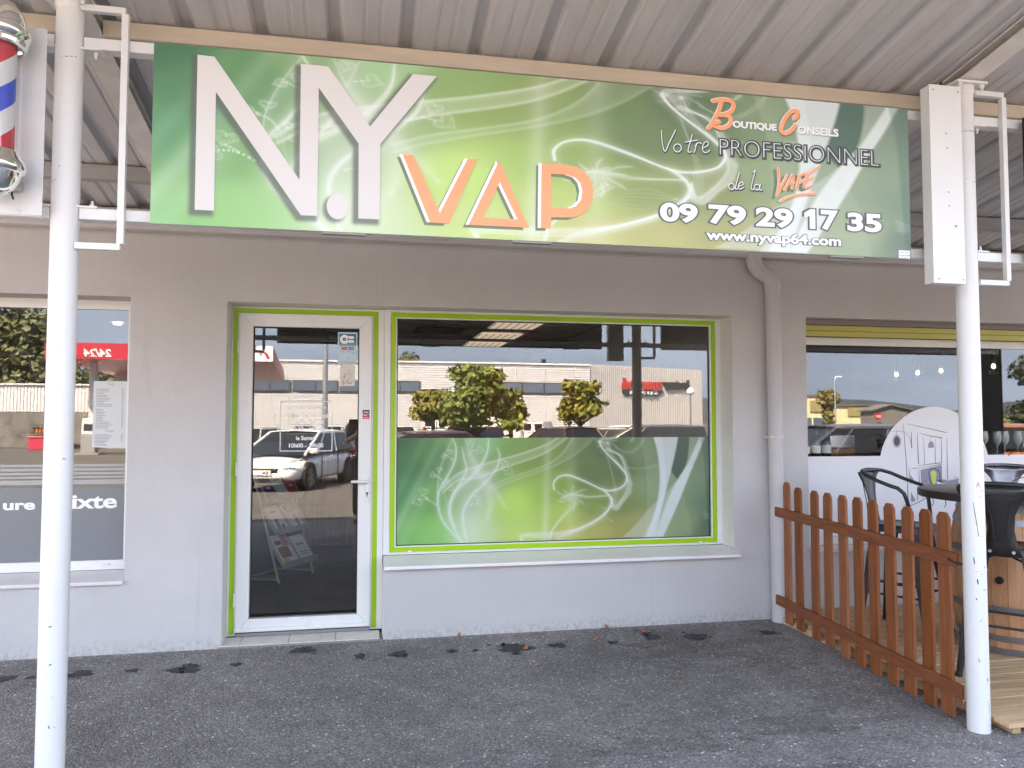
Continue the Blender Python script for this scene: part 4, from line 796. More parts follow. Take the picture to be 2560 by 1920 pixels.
def print_grid(name, x0, x1, z0, z1, y, step, m, parent, gain, shade=None, soft=0.0):
    nx, nz = int((x1-x0)/step)+1, int((z1-z0)/step)+1
    X = np.linspace(x0, x1, nx, dtype=np.float32); Z = np.linspace(z1, z0, nz, dtype=np.float32); gx, gz = np.meshgrid(X, Z); gx = gx.ravel(); gz = gz.ravel()
    c = artwork((gx-x0)/(x1-x0), (z1-gz)/(z1-z0), (x1-x0)/(z1-z0))
    c = c*(1-soft)+(c.mean(1, keepdims=True)*0.35+150)*soft
    if shade is not None: c = shade(gx, gz, c)
    lc = np.clip(c/255, 0, 1); lc = np.where(lc <= .04045, lc/12.92, ((lc+.055)/1.055)**2.4)*gain
    off = Vector((0,0,0)); p = parent
    while p is not None: off += p.location; p = p.parent
    co = np.stack([gx-off.x, np.full_like(gx, y-off.y), gz-off.z], 1)
    idx = (np.arange(nz-1)[:, None]*nx+np.arange(nx-1)[None, :]).ravel(); F = np.stack([idx, idx+nx, idx+nx+1, idx+1], 1).astype(np.int32)
    me = bpy.data.meshes.new(name); me.vertices.add(nx*nz); me.vertices.foreach_set('co', co.ravel()); me.loops.add(F.size); me.loops.foreach_set('vertex_index', F.ravel())
    me.polygons.add(len(F)); me.polygons.foreach_set('loop_start', np.arange(0, F.size, 4, dtype=np.int32)); me.update(calc_edges=True)
    at = me.color_attributes.new('Col', 'FLOAT_COLOR', 'POINT'); at.data.foreach_set('color', np.concatenate([lc, np.ones((lc.shape[0], 1))], 1).astype(np.float32).ravel())
    me.materials.append(m); o = bpy.data.objects.new(name, me); COL.objects.link(o); o.parent = parent; return o

# ---------------------------------------------------------------- the main sign board
SX0, SX1, SZ0, SZ1, SYF = 0.033, 3.366, 2.2085, 2.9215, -2.155
SG = thing('shop_sign', 'long green sign board with smoke swirls and big white and orange letters', 'shop sign', (1.70, -2.14, SZ0))
MB().box(SX0, SX1, SYF+0.0006, -2.1335, SZ0, SZ1).build('board', mat('white_aluminium', (0.7,0.7,0.7), 0.4), SG)
MB().box(SX0+0.002, SX1-0.002, -2.133, -2.1205, SZ0+0.002, SZ1-0.002).build('back_panel', mat('bare_grey_back', (0.30,0.29,0.28), 0.7), SG)
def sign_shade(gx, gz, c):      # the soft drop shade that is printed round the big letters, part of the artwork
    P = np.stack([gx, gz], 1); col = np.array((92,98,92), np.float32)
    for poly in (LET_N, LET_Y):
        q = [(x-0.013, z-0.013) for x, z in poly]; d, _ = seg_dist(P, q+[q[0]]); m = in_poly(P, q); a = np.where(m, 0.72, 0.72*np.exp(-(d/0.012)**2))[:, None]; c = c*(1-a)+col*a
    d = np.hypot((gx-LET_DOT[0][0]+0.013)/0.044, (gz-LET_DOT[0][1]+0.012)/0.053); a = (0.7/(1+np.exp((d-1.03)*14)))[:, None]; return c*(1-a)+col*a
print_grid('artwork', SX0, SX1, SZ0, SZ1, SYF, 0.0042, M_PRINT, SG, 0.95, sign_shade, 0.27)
print_grid('printed_film', 1.0915, 3.4655, 0.5715, 1.3235, 0.2066, 0.0062, M_FILM, win, 0.80, None, 0.03)
def letter(poly, name, m, y, holes=(), d=(0,0), th=0.0012, label=None):
    sh = lambda P: [(x+d[0], z+d[1]) for x, z in P]; b = MB(); b.poly(sh(poly), y, y+th, [sh(h) for h in holes]); o = b.build(name, m, SG)
    if label: o['label'] = label
    return o
yf = SYF-0.0016
letter(LET_N, 'letter', M_LETTER, yf, label='large white letter N'); letter(LET_Y, 'letter', M_LETTER, yf, label='large white letter Y')
dc = LET_DOT; dot = [(dc[0][0]+0.0432*math.cos(t*math.pi/20), dc[0][1]+0.0525*math.sin(t*math.pi/20)) for t in range(40)]
letter(dot, 'letter', M_LETTER, yf, label='white full stop')
for P, H, n in ((LET_V, [], 'V'), (LET_A, [LET_A_HOLE], 'A'), (LET_P, [LET_P_HOLE], 'P')):
    letter(P, 'letter_shade', M_PGREY, yf, H, (-0.0235,-0.011)); letter(P, 'letter_edge', M_PWHITE, yf-0.0013, H, (-0.0145,0.0005)); letter(P, 'letter', M_ORANGE, yf-0.0026, H, label='orange letter '+n)
def ink(name, m, fn, par=SG):
    b = MB(); fn(b); return b.build(name, m, par)
def rect3(t): return t[0][0], t[1][0], (t[0][1]+t[1][1])/2, t[2][1]
def scr(b, S, wd, y, dx=0, dz=0, n=5):
    for k, p in enumerate(S): b.stroke([(x+dx, z+dz) for x, z in smooth(p, n)] if len(p) > 2 else [(x+dx, z+dz) for x, z in p], wd, y-0.00025*k)
y0 = yf
for nm, S in (('B', SCR_B), ('C', SCR_C)):
    ink('script_shade', M_PGREY, lambda b: scr(b, S, 0.0205, y0, 0.003, -0.004)); ink('script_edge', M_PWHITE, lambda b: scr(b, S, 0.0205, y0-0.0018, -0.0022, 0.0022)); ink('script_letter', M_ORANGE, lambda b: scr(b, S, 0.0185, y0-0.0036))
for T, s in ((T_OUTIQUE,'OUTIQUE'), (T_ONSEILS,'ONSEILS')):
    x0, x1, z0, z1 = rect3(T); ink('lettering_shade', M_PGREY, lambda b: put_text(b, s, x0+0.002, x1+0.002, z0-0.003, z1-0.003, y0, 0.045, fit=0.02)); ink('lettering', M_PWHITE, lambda b: put_text(b, s, x0, x1, z0, z1, y0-0.0008, 0.045, fit=0.02))
x0, x1, z0, z1 = rect3(T_PROF)
ink('lettering', M_PDARK, lambda b: put_text(b, 'PROFESSIONNEL', x0, x1, z0, z1, y0, 0.048, fit=0.0)); ink('lettering_line', M_PWHITE, lambda b: put_text(b, 'PROFESSIONNEL', x0-0.003, x1-0.003, z0+0.002, z1+0.002, y0-0.0008, -0.030, fit=0.0))
for S in (SCR_VOTRE, SCR_DELA): ink('script', M_PDARK, lambda b: scr(b, S, 0.0095, y0+0.0006, 0.0022, -0.0022)); ink('script_line', M_PWHITE, lambda b: scr(b, S, 0.0042, y0-0.003, -0.0016, 0.0012))
ink('script_shade', M_PGREY, lambda b: scr(b, SCR_VAPE, 0.012, y0, -0.017, -0.009)); ink('script_edge', M_PWHITE, lambda b: scr(b, SCR_VAPE+SCR_UNDER, 0.0125, y0-0.0030, -0.0025, 0.0018)); ink('script_letter', M_ORANGE, lambda b: scr(b, SCR_VAPE+SCR_UNDER, 0.011, y0-0.0060))
for T, s in zip(T_PHONE, ('09','79','29','17','35')):
    x0, x1, z0, z1 = rect3(T); x0 += 0.034 if s == '17' else 0; ink('number_outline', M_PMID, lambda b: put_chars(b, s, x0, x1, z0, z1, y0, 0.088, 0.040)); ink('number', M_PWHITE, lambda b: put_chars(b, s, x0, x1, z0, z1, y0-0.0016, 0.040, 0.040))
x0, x1, z0, z1 = rect3(T_WWW); z0, z1 = z0-0.27*(z1-z0)+0.013, z1+0.30*(z1-z0); ink('address_outline', M_PMID, lambda b: put_chars(b, 'www.nyvap64.com', x0, x1, z0-0.013, z1, y0, 0.085, 0.035)); ink('address', M_PWHITE, lambda b: put_chars(b, 'www.nyvap64.com', x0, x1, z0-0.013, z1, y0-0.0016, 0.036, 0.035))
(sx0, sz1), (sx1, sz0) = STICKER
MB().box(sx0, sx1, y0-0.0004, y0+0.0006, sz0, sz1).build('maker_sticker', M_PWHITE, SG)
def _stk(b):
    put_text(b, 'ALLEX', sx0+0.008, sx1-0.006, sz0+0.024, sz1-0.006, y0-0.0008, 0.01, shear=0.2)
    for i in range(6): b.stroke([(sx0+0.006+i*0.009,sz0+0.014),(sx0+0.0115+i*0.009,sz0+0.014)], 0.005, y0-0.0008, False)
    b.stroke([(sx0+0.012,sz0+0.006),(sx1-0.012,sz0+0.006)], 0.002, y0-0.0008, False)
ink('sticker_print', M_INK, _stk)
for x in (0.68, 1.46, 2.95): MB().box(x, x+0.17, -2.150, -2.1206, SZ0-0.008, SZ0-0.0005).build('hanger', mat('dull_grey_hanger', (0.30,0.30,0.29), 0.7), SG)

# ---------------------------------------------------------------- other signs on the posts
BX = thing('blank_sign_box', 'narrow blank white sign box strapped to the post at the right', 'sign box', (3.53, -2.18, 2.09))
MB().box(3.446, 3.615, -2.2, -2.142, 2.0895, 3.029).build('case', M_WHITE, BX, bevel=0.002)
MB().box(3.4445, 3.6165, -2.2035, -2.2003, 2.088, 3.0305).build('face', M_WHITE, BX, bevel=0.001)
for z in (2.855, 2.605):
    b = MB(); b.lathe((3.735,-2.075,z), [(0.0502,0),(0.0515,0.001),(0.0515,0.005),(0.0502,0.006)], 28, R(150), R(395)); b.build('strap', M_STEEL, BX)
b = MB()
for x, z in ((3.465,3.005),(3.60,3.005),(3.472,2.108),(3.602,2.108),(3.53,2.80),(3.533,2.73),(3.535,2.52),(3.537,2.455),(3.57,2.36)): b.tube([(x,-2.2034,z),(x,-2.2055,z)], 0.0035 if z != 2.36 else 0.0055, 8)
b.build('screw', mat('weathered_screw', (0.2,0.2,0.2), 0.5, metal=0.5), BX)
b = MB(); b.tube([(3.575,-2.14,3.03),(3.58,-2.13,3.06),(3.565,-2.135,3.075),(3.555,-2.15,3.07)], 0.006, 8); b.build('cable', M_RUBBER, BX)
NS = thing('neighbour_sign', 'dark navy sign board at the far right edge next to the white loop', 'sign', (6.0, -2.14, 2.22))
MB().box(4.035, 8.0, -2.15, -2.12, 2.215, 2.945).build('board', mat('navy_board', (0.01,0.014,0.035), 0.4), NS, bevel=0.002)
MB().box(4.045, 7.99, -2.1525, -2.1501, 2.225, 2.935).build('panel', mat('deep_blue_print', (0.015,0.03,0.10), 0.4), NS)
LBX = thing('white_backboard', 'white board behind the barber pole at the top left', 'sign board', (-0.75, -2.15, 2.21))
MB().box(-1.15, -0.3595, -2.155, -2.1185, 2.212, 2.938).build('board', M_WHITE, LBX, bevel=0.003)
MB().box(-1.15, -0.345, -2.160, -2.1555, 2.216, 2.932).build('face', mat('grey_white_panel', (0.72,0.72,0.73), 0.4, var=0.05, vscale=8), LBX, bevel=0.001)
b = MB(); b.tube([(-0.425,-2.160,2.232),(-0.425,-2.163,2.232)], 0.005, 10); b.build('screw', M_STEEL, LBX)
b = MB(); b.tube([(-0.432,-2.2,2.29),(-0.428,-2.21,2.275),(-0.424,-2.205,2.26)], 0.0035, 8); b.build('cable', M_RUBBER, LBX)
# barber pole
M_CHROME = mat('chrome', (0.86,0.87,0.84), 0.06, metal=1.0)
PX, PY = -0.465, -2.275
BP = thing('barber_pole', 'chrome barber pole with red white and blue stripes cut off by the picture edge', 'barber pole', (PX, PY, 2.24))
def stripe(z_at, h, name, m):
    b = MB(); n, r, p = 64, 0.062, 0.36; zc = lambda z: min(max(z, 2.40), 2.815)
    for turn in range(-1, 2):
        for j in range(n):
            q = []
            for k in (j, j+1):
                a = 2*math.pi*k/n; z0 = z_at+p*((a-R(340))/(2*math.pi)+turn); q.append((a, zc(z0), zc(z0+h)))
            (a0, l0, u0), (a1, l1, u1) = q
            if u0-l0 < 1e-5 and u1-l1 < 1e-5: continue
            P_ = lambda a, z: (PX+r*math.cos(a), PY+r*math.sin(a), z); b.add([P_(a0,l0),P_(a1,l1),P_(a1,u1),P_(a0,u0)], [(0,1,2,3)])
    return b.build(name, m, BP, smooth=True)
DW = mat('drum_white', (0.72,0.72,0.74), 0.4)
stripe(2.755, 0.09, 'red_stripe', mat('signal_red', lin((215,35,55)), 0.4)); stripe(2.665, 0.09, 'white_stripe', DW); stripe(2.575, 0.09, 'blue_stripe', mat('royal_blue', lin((30,75,205)), 0.4)); stripe(2.485, 0.09, 'white_stripe', DW)
b = MB(); b.lathe((PX,PY,0), [(0.082,2.385),(0.082,2.83)], 40); b.build('glass_tube', glass_mat('tube_glass', 0.10, (0.96,0.97,0.97)), BP, smooth=True, fix=False)
b = MB(); b.lathe((PX,PY,0), [(0.083,2.795),(0.094,2.80),(0.097,2.812),(0.092,2.822),(0.098,2.828),(0.106,2.838),(0.107,2.852),(0.100,2.866),(0.092,2.872),(0.090,2.895),(0.080,2.925),(0.060,2.952),(0.032,2.968),(0.0,2.973)], 48); b.build('dome', M_CHROME, BP, smooth=True, fix=False)
b = MB(); b.lathe((PX,PY,0), [(0.083,2.412),(0.086,2.408),(0.088,2.395),(0.098,2.380),(0.104,2.362),(0.104,2.350),(0.096,2.338),(0.090,2.335),(0.082,2.312),(0.066,2.285),(0.040,2.262),(0.0,2.254)], 48); b.build('cup', M_CHROME, BP, smooth=True, fix=False)
b = MB(); b.box(PX-0.02, PX+0.055, PY+0.06, -2.161, 2.30, 2.335); b.box(PX-0.02, PX+0.055, PY+0.06, -2.161, 2.85, 2.88); b.build('bracket', M_STEEL, BP)

# ---------------------------------------------------------------- terrace: deck, fence, barrel table, stools
M_DECK = mat('pine_deck', lin((216,182,142)), 0.7, var=0.22, vscale=5, stretch=(0.5,9,9), bump=0.25, bscale=40, objvar=0.10, col2=lin((180,142,106)))
M_PICK = mat('chestnut_stain', lin((160,92,52)), 0.6, var=0.3, vscale=9, stretch=(6,6,0.35), bump=0.35, bscale=30, objvar=0.16, col2=lin((128,66,34)))
M_RAIL = mat('chestnut_stain_rail', lin((156,86,52)), 0.6, var=0.3, vscale=9, stretch=(6,0.35,6), bump=0.2, bscale=30, col2=lin((116,60,36)))
M_BLK = mat('black_powder_coat', (0.022,0.022,0.024), 0.32, var=0.25, vscale=10, spec=0.5)
M_GUN = mat('gunmetal', (0.26,0.26,0.29), 0.28, metal=0.85, var=0.2, vscale=6)
M_TOP = mat('dark_walnut_top', lin((132,112,104)), 0.35, var=0.3, vscale=7, stretch=(1,7,1), col2=lin((92,76,70)))
M_OAK = mat('oak_stave', lin((226,176,136)), 0.6, var=0.25, vscale=5, stretch=(4,4,0.5), objvar=0.12, col2=lin((196,138,100)))
M_HOOP = mat('grey_hoop', (0.30,0.31,0.33), 0.4, metal=0.6, var=0.25, vscale=9)
M_LEAFG = mat('dark_green_leaf', (0.018,0.035,0.016), 0.45, var=0.3)
rnd = random.Random(11)
DZ = 0.045
DK = thing('terrace_deck', 'low pale pine deck of boards behind the picket fence', 'deck', (5.6, -1.1, -0.02))
y = -0.03; k = 0
while y > -2.17:
    wd = 0.094; x0 = 3.868-0.068*(-y/2.0) + 0.02 + rnd.uniform(-0.008, 0.010)
    if y-wd < -2.0: x0 = 3.80
    b = MB(); b.box(x0, 8.2, y-wd, y, DZ-0.022+rnd.uniform(-0.001,0.001), DZ+rnd.uniform(-0.0015,0.0015)); b.build('plank', M_DECK, DK, bevel=0.002); y -= wd+0.009
for x in (3.86, 4.6, 5.4, 6.2, 7.0, 7.8): MB().box(x, x+0.045, -2.14, -0.04, -0.022, DZ-0.023).build('joist', M_DECK, DK)

FN = thing('picket_fence', 'low chestnut stained picket fence tied between downpipe and post', 'fence', (3.77, -1.1, -0.02))
P0, P1 = Vector((3.838,-0.16,0)), Vector((3.712,-1.985,0)); fdir = (P1-P0).normalized(); fn = Vector((-fdir.y*-1, fdir.x*-1, 0)); fn = Vector((fdir.y, -fdir.x, 0))   # fn points to -x side
if fn.x > 0: fn = -fn
for i, (gx, gy) in enumerate(PICKETS):
    t = (gy-P0.y)/(P1.y-P0.y); c = P0.lerp(P1, t); wd, th = 0.088, 0.017; h = 0.985 + (0.02 if i == 0 else 0) + rnd.uniform(-0.004,0.004)
    z0 = -0.012 if i > 3 else 0.004
    prof = [(-wd/2,z0),(wd/2,z0),(wd/2,h-0.028),(wd/2-0.022,h),(-wd/2+0.022,h),(-wd/2,h-0.028)]
    b = MB(); lean = rnd.uniform(-0.006, 0.006)
    n = len(prof); vs = []
    for s in (0, th):
        for u, z in prof: p = c + fdir*(u+lean*z) - fn*s; vs.append((p.x, p.y, z))
    b.add(vs, [tuple(range(n)), tuple(range(n, 2*n))[::-1]] + [(j, (j+1) % n, n+(j+1) % n, n+j) for j in range(n)])
    b.build('picket', M_PICK, FN, bevel=0.0025)
for za, zb, a, e in ((0.785,0.768,-0.165,1.012),(0.15,0.138,-0.13,1.02)):
    p = P0.lerp(P1, a*0.36)+fn*0.0105; q = P0.lerp(P1, e)+fn*0.0105; b = MB(); b.beam((p.x,p.y,za),(q.x,q.y,zb), 0.02, 0.068); b.build('rail', M_RAIL, FN, bevel=0.002)
    b = MB()
    for i, (gx, gy) in enumerate(PICKETS):
        t = (gy-P0.y)/(P1.y-P0.y); c = P0.lerp(P1, t)+fn*0.0208
        for dz in (-0.014, 0.014): zz = za+(zb-za)*t+dz; b.tube([(c.x,c.y+dz*0.4,zz),(c.x+fn.x*0.001,c.y+dz*0.4,zz)], 0.003, 6)
    b.build('nail', mat('rusty_nail', (0.10,0.07,0.05), 0.6), FN)
b = MB(); q = P0.lerp(P1, 0.985)+fn*0.022; b.tube([(q.x,q.y,0.765),(q.x+0.002,q.y-0.05,0.757),(q.x+0.02,q.y-0.1,0.75)], 0.006, 8); b.tube([(3.845,-0.10,0.79),(3.83,-0.16,0.785),(3.828,-0.2,0.784)], 0.006, 8); b.build('hook', M_RUBBER, FN)
b = MB(); b.lathe((3.735,-2.075,0.735), [(0.0503,0),(0.052,0.001),(0.052,0.006),(0.0503,0.007)], 26, R(150), R(330)); b.build('cable_tie', mat('clear_nylon', (0.7,0.7,0.68), 0.4), FN)

# barrel table
BC = (4.87, -1.12)
TB = thing('barrel_table', 'oak barrel table with hoops and round dark wood top', 'table', (BC[0], BC[1], DZ))
def brad(z):  # belly profile, z from 0..0.90
    u = (z-0.45)/0.45; return 0.355-0.065*u*u
ns = 26
for k in range(ns):
    a0, a1 = 2*math.pi*(k+0.012)/ns, 2*math.pi*(k+0.988)/ns; b = MB(); rows = 8; dr = rnd.uniform(-0.0015, 0.0015)
    for i in range(rows+1):
        z = 0.90*i/rows; r = brad(z)+dr
        for rr, a in ((r,a0),(r,(a0+a1)/2),(r,a1),(r-0.022,a1),(r-0.022,a0)): b.v.append((BC[0]+rr*math.cos(a), BC[1]+rr*math.sin(a), DZ+z))
    for i in range(rows):
        for j in range(5): b.f.append((i*5+j, i*5+(j+1) % 5, (i+1)*5+(j+1) % 5, (i+1)*5+j)); b.mi.append(0)
    b.f += [(4,3,2,1,0), tuple(rows*5+j for j in range(5))]; b.mi += [0, 0]
    b.build('stave', M_OAK, TB)
for z0, z1 in ((0.005,0.045),(0.085,0.122),(0.26,0.298),(0.60,0.638),(0.775,0.812),(0.85,0.895)):
    b = MB(); b.lathe((BC[0],BC[1],DZ), [(brad(z0)+0.001,z0),(brad(z0)+0.0045,z0),(brad(z1)+0.0045,z1),(brad(z1)+0.001,z1)], 64); b.build('hoop', M_HOOP, TB, smooth=True)
b = MB(); b.lathe((BC[0],BC[1],DZ), [(0.0,0.902),(0.24,0.902),(0.245,0.915),(0.505,0.915),(0.515,0.92),(0.518,0.945),(0.514,0.962),(0.505,0.966),(0.0,0.966)], 72); b.build('table_top', M_TOP, TB, smooth=True)
b = MB(); b.lathe((BC[0],BC[1],DZ), [(0.517,0.918),(0.521,0.920),(0.521,0.962),(0.517,0.964)], 72); b.build('edge_band', mat('dark_band', (0.03,0.024,0.022), 0.5), TB, smooth=True)
b = MB(); cx, cy = BC[0]+math.cos(R(215))*0.365, BC[1]+math.sin(R(215))*0.365; b.tube([(cx+0.02,cy+0.014,0.5),(cx-0.006,cy-0.004,0.5)], 0.022, 12); b.build('bung', M_RUBBER, TB)
b = MB()
for a in (168,182,196,210,224): 
    x, y = BC[0]+math.cos(R(a))*0.49, BC[1]+math.sin(R(a))*0.49; ln = 0.03+0.04*((a*7 % 10)/10); b.tube([(x,y,DZ+0.917),(x+0.006,y,DZ+0.917-ln*0.6),(x-0.004,y+0.004,DZ+0.917-ln)], 0.0022, 6)
b.build('loose_thread', mat('jute_thread', (0.05,0.045,0.045), 0.8), TB)

# bar stools of folded sheet steel
def make_stool(loc, rz, label, m=M_BLK, plate=True):
    S = thing('bar_stool', label, 'bar stool', loc, rz, 'metal bar stools round the barrel'); H = 0.715; a, f = 0.165, 0.225     # half seat, half footprint; back is at -x
    b = MB(); n = 6; top = []
    rr = 0.04
    for (sx, sy, q0) in ((1,1,0),(-1,1,90),(-1,-1,180),(1,-1,270)):
        for i in range(n+1): t = R(q0+90*i/n); top.append((sx*(a-rr)+rr*math.cos(t), sy*(a-rr)+rr*math.sin(t)))
    N = len(top); ring = lambda k, z: [(x*k, y*k, z) for x, y in top]
    vs = ring(0.86,H-0.006)+ring(0.97,H)+ring(1.0,H-0.006)+ring(1.015,H-0.05)
    b.add(vs, [tuple(range(N))]+[(r*N+j, r*N+(j+1) % N, (r+1)*N+(j+1) % N, (r+1)*N+j) for r in range(3) for j in range(N)]); b.build('seat', m, S, smooth=True, local=True)
    for sx in (-1, 1):
        for sy in (-1, 1):
            b = MB(); t0 = Vector((sx*(a-0.012), sy*(a-0.012), H-0.02)); t1 = Vector((sx*f, sy*f, 0.012)); vs = []
            for p, wd in ((t0,0.075),(t0.lerp(t1,0.5),0.05),(t1,0.03)):
                vs += [(p.x, p.y-sy*wd, p.z), (p.x+sx*0.004, p.y-sy*wd*0.4, p.z), (p.x, p.y, p.z), (p.x-sx*wd*0.4, p.y+sy*0.004, p.z), (p.x-sx*wd, p.y, p.z), (p.x-sx*wd*0.55, p.y-sy*0.012, p.z), (p.x-sx*0.012, p.y-sy*wd*0.55, p.z)]
            b.add(vs, [(r*7+j, r*7+(j+1) % 7, (r+1)*7+(j+1) % 7, (r+1)*7+j) for r in range(2) for j in range(7)]+[tuple(14+j for j in range(7))]); lg = b.build('leg', m, S, local=True, bevel=0.002)
            b = MB(); b.cyl((t1.x-sx*0.01, t1.y-sy*0.01), 0.02, 0.0, 0.02, 10); b.build('rubber_foot', M_RUBBER, lg, local=True)
    at = lambda z: a-0.012+(f-a+0.012)*(H-0.02-z)/(H-0.03)
    for z in (0.26, 0.34):
        r_ = at(z)-0.012
        for p, q in (((-r_,-r_,z),(r_,-r_,z)),((-r_,r_,z),(r_,r_,z)),((-r_,-r_,z+0.03),(-r_,r_,z+0.03)),((r_,-r_,z+0.03),(r_,r_,z+0.03))):
            if z > 0.3 and p[0] == q[0]: continue
            b = MB(); b.tube([p, q], 0.0075, 8); b.build('foot_rail', m, S, local=True, smooth=True)
    b = MB(); r_ = at(0.6)-0.02; b.tube([(-r_,-r_,0.62),(0,0,0.66),(r_,r_,0.62)], 0.006, 6); b.tube([(r_,-r_,0.62),(0,0,0.672),(-r_,r_,0.62)], 0.006, 6); b.build('brace', m, S, local=True)
    # back: bent tube that runs round as arms and drops to the seat, with a sheet splat
    xb, hw, zt = -0.225, 0.215, H+0.345; pts = []
    arm = [(0.125,-0.15,H-0.03),(0.115,-0.168,H+0.06),(0.10,-0.185,H+0.16),(0.085,-0.196,H+0.215),(0.05,-0.204,H+0.248),(0.0,-0.208,H+0.262),(-0.08,-0.208,H+0.29),(-0.15,-0.2,H+0.32),(-0.2,-0.165,H+0.338),(-0.222,-0.10,zt),(-0.228,0,zt+0.004)]
    pts = arm+[(x,-y,z) for x, y, z in arm[-2::-1]]; b = MB(); b.tube(pts, 0.0125, 10); b.build('back_tube', m, S, local=True, smooth=True)
    b = MB(); vs = []; rows = [(0,0.095,-0.172),(0.05,0.075,-0.180),(0.13,0.062,-0.192),(0.2,0.068,-0.203),(0.26,0.095,-0.214),(0.31,0.14,-0.222),(0.338,0.185,-0.216)]
    for dz, hw2, x in rows:
        for s in (-1,-0.5,0,0.5,1): vs.append((x-0.012*(1-s*s)*(dz/0.34), s*hw2, H-0.045+dz*1.13))
    nr = len(rows); fs = [(r*5+j, r*5+j+1, (r+1)*5+j+1, (r+1)*5+j) for r in range(nr-1) for j in range(4)]
    b.add(vs, fs); sp = b.build('back_splat', m, S, local=True, smooth=True, fix=False); so = sp.modifiers.new('solid', 'SOLIDIFY'); so.thickness = 0.003
    b = MB()
    for s in (-1, 1): b.tube([(-0.219,s*0.030,H+0.055),(-0.2265,s*0.036,H+0.15),(-0.2375,s*0.058,H+0.26)], 0.0028, 6)
    b.tube([(-0.219,-0.030,H+0.055),(-0.2215,0,H+0.052),(-0.219,0.030,H+0.055)], 0.0028, 6); b.tube([(-0.2372,-0.07,H+0.285),(-0.2405,0,H+0.292),(-0.2372,0.07,H+0.285)], 0.0028, 6); b.build('pressed_line', m, S, local=True)
    b = MB()
    for s in (-1, 1): b.tube([(-0.168,s*0.055,H-0.02),(-0.1875,s*0.055,H-0.02)], 0.0085, 12)
    b.build('rivet', M_STEEL, S, local=True)
    return S
s1 = make_stool((4.43,-0.69,DZ), math.atan2(-0.85,0.52), 'black metal bar stool behind the picket fence, back towards the wall')
s2 = dup(s1, (4.385,-1.575,DZ), math.atan2(0.66,0.75), 'black metal bar stool turned away, between the white post and the barrel')
s3 = make_stool((5.56,-0.36,DZ), math.atan2(-0.75,-0.68), 'bare grey metal bar stool beyond the barrel table', M_GUN)

WB_ = thing('blocker', 'dark grey windbreak panel added out of view to keep sky out of the bar window', 'blocker', (8.0,-2.1,-0.02)); MB().box(7.80, 8.28, -2.115, -2.095, 0.06, 2.75).build('panel', mat('dark_blocker', (0.06,0.06,0.06), 0.9), WB_)  # added unseen panel, blocks the sky that the bar window would mirror
for x in (7.78, 8.285): b = MB(); b.cyl((x,-2.105), 0.02, -0.02, 2.78, 12); b.build('upright', M_BLK, WB_)
# potted plant at the right edge
PL = thing('potted_plant', 'dark leaved potted plant at the right edge behind the barrel', 'plant', (5.62, -0.62, DZ))
b = MB(); b.lathe((5.62,-0.62,DZ), [(0,0),(0.11,0),(0.15,0.30),(0.16,0.30),(0.16,0.33),(0.145,0.33),(0.135,0.29),(0,0.29)], 28); b.build('pot', mat('black_pot', (0.03,0.03,0.03), 0.5), PL, smooth=True)
b = MB(); b.tube([(5.62,-0.62,0.3),(5.615,-0.63,0.7),(5.625,-0.62,1.25)], [0.012,0.010,0.005], 8); b.build('stem', mat('plant_stem', (0.05,0.06,0.03), 0.6), PL)
for k in range(26):
    z = 0.62+0.68*k/26; a = k*2.4; ln = rnd.uniform(0.13,0.22); d = Vector((math.cos(a),math.sin(a),0)); sd = Vector((-d.y,d.x,0)); p = Vector((5.62,-0.62,z)); b = MB(); vs = []
    for t, wd, dz in ((0,0.004,0),(0.3,0.026,0.05),(0.6,0.034,0.055),(0.85,0.02,0.03),(1,0.002,0.0)):
        q = p+d*ln*t+Vector((0,0,dz)); vs += [q+sd*wd, q+Vector((0,0,-0.006)), q-sd*wd]
    b.add(vs, [(r*3+j, r*3+j+1, (r+1)*3+j+1, (r+1)*3+j) for r in range(4) for j in range(2)]); b.build('leaf', M_LEAFG, PL, smooth=True, fix=False)

# dry leaves and pebbles on the pavement
M_DRY = mat('dry_orange_leaf', lin((186,112,80)), 0.7, var=0.3, vscale=30)
words_ = ['first along the wall counted from the door','tight against the wall foot, fourth counted from the door','third along the wall counted from the door','fifth along the wall counted from the door','lying on the large damp spot, second counted from the door','a forearm out from the wall beside the brown patch','farthest out from the wall of them all','nearest the picket fence of them all']
for i, (x, y) in enumerate([p for p in LEAVES if p[1] > -2.5][:8]):
    a = rnd.uniform(0, 6.28); s = rnd.uniform(0.020, 0.031); d = Vector((math.cos(a),math.sin(a),0)); e = Vector((-d.y,d.x,0)); b = MB(); p = Vector((x, y if y < -0.03 else -0.04, -0.017)); vs = []
    for t, wd, h in ((-1,0.05,0.006),(-0.5,0.5,0.002),(0,0.62,0.004),(0.5,0.42,0.012),(1,0.03,0.022)):
        for q in (-1,0,1): vs.append(p+d*t*s+e*q*wd*s+Vector((0,0,h+abs(q)*0.008*(1+0.5*math.sin(i)))))
    b.add(vs, [(r*3+j, r*3+j+1, (r+1)*3+j+1, (r+1)*3+j) for r in range(4) for j in range(2)]); o = b.build('dry_leaf', M_DRY, smooth=True, fix=False)
    tag(o, 'orange dry leaf '+words_[i], 'leaf', 'dry leaves scattered on the asphalt')
b = MB()
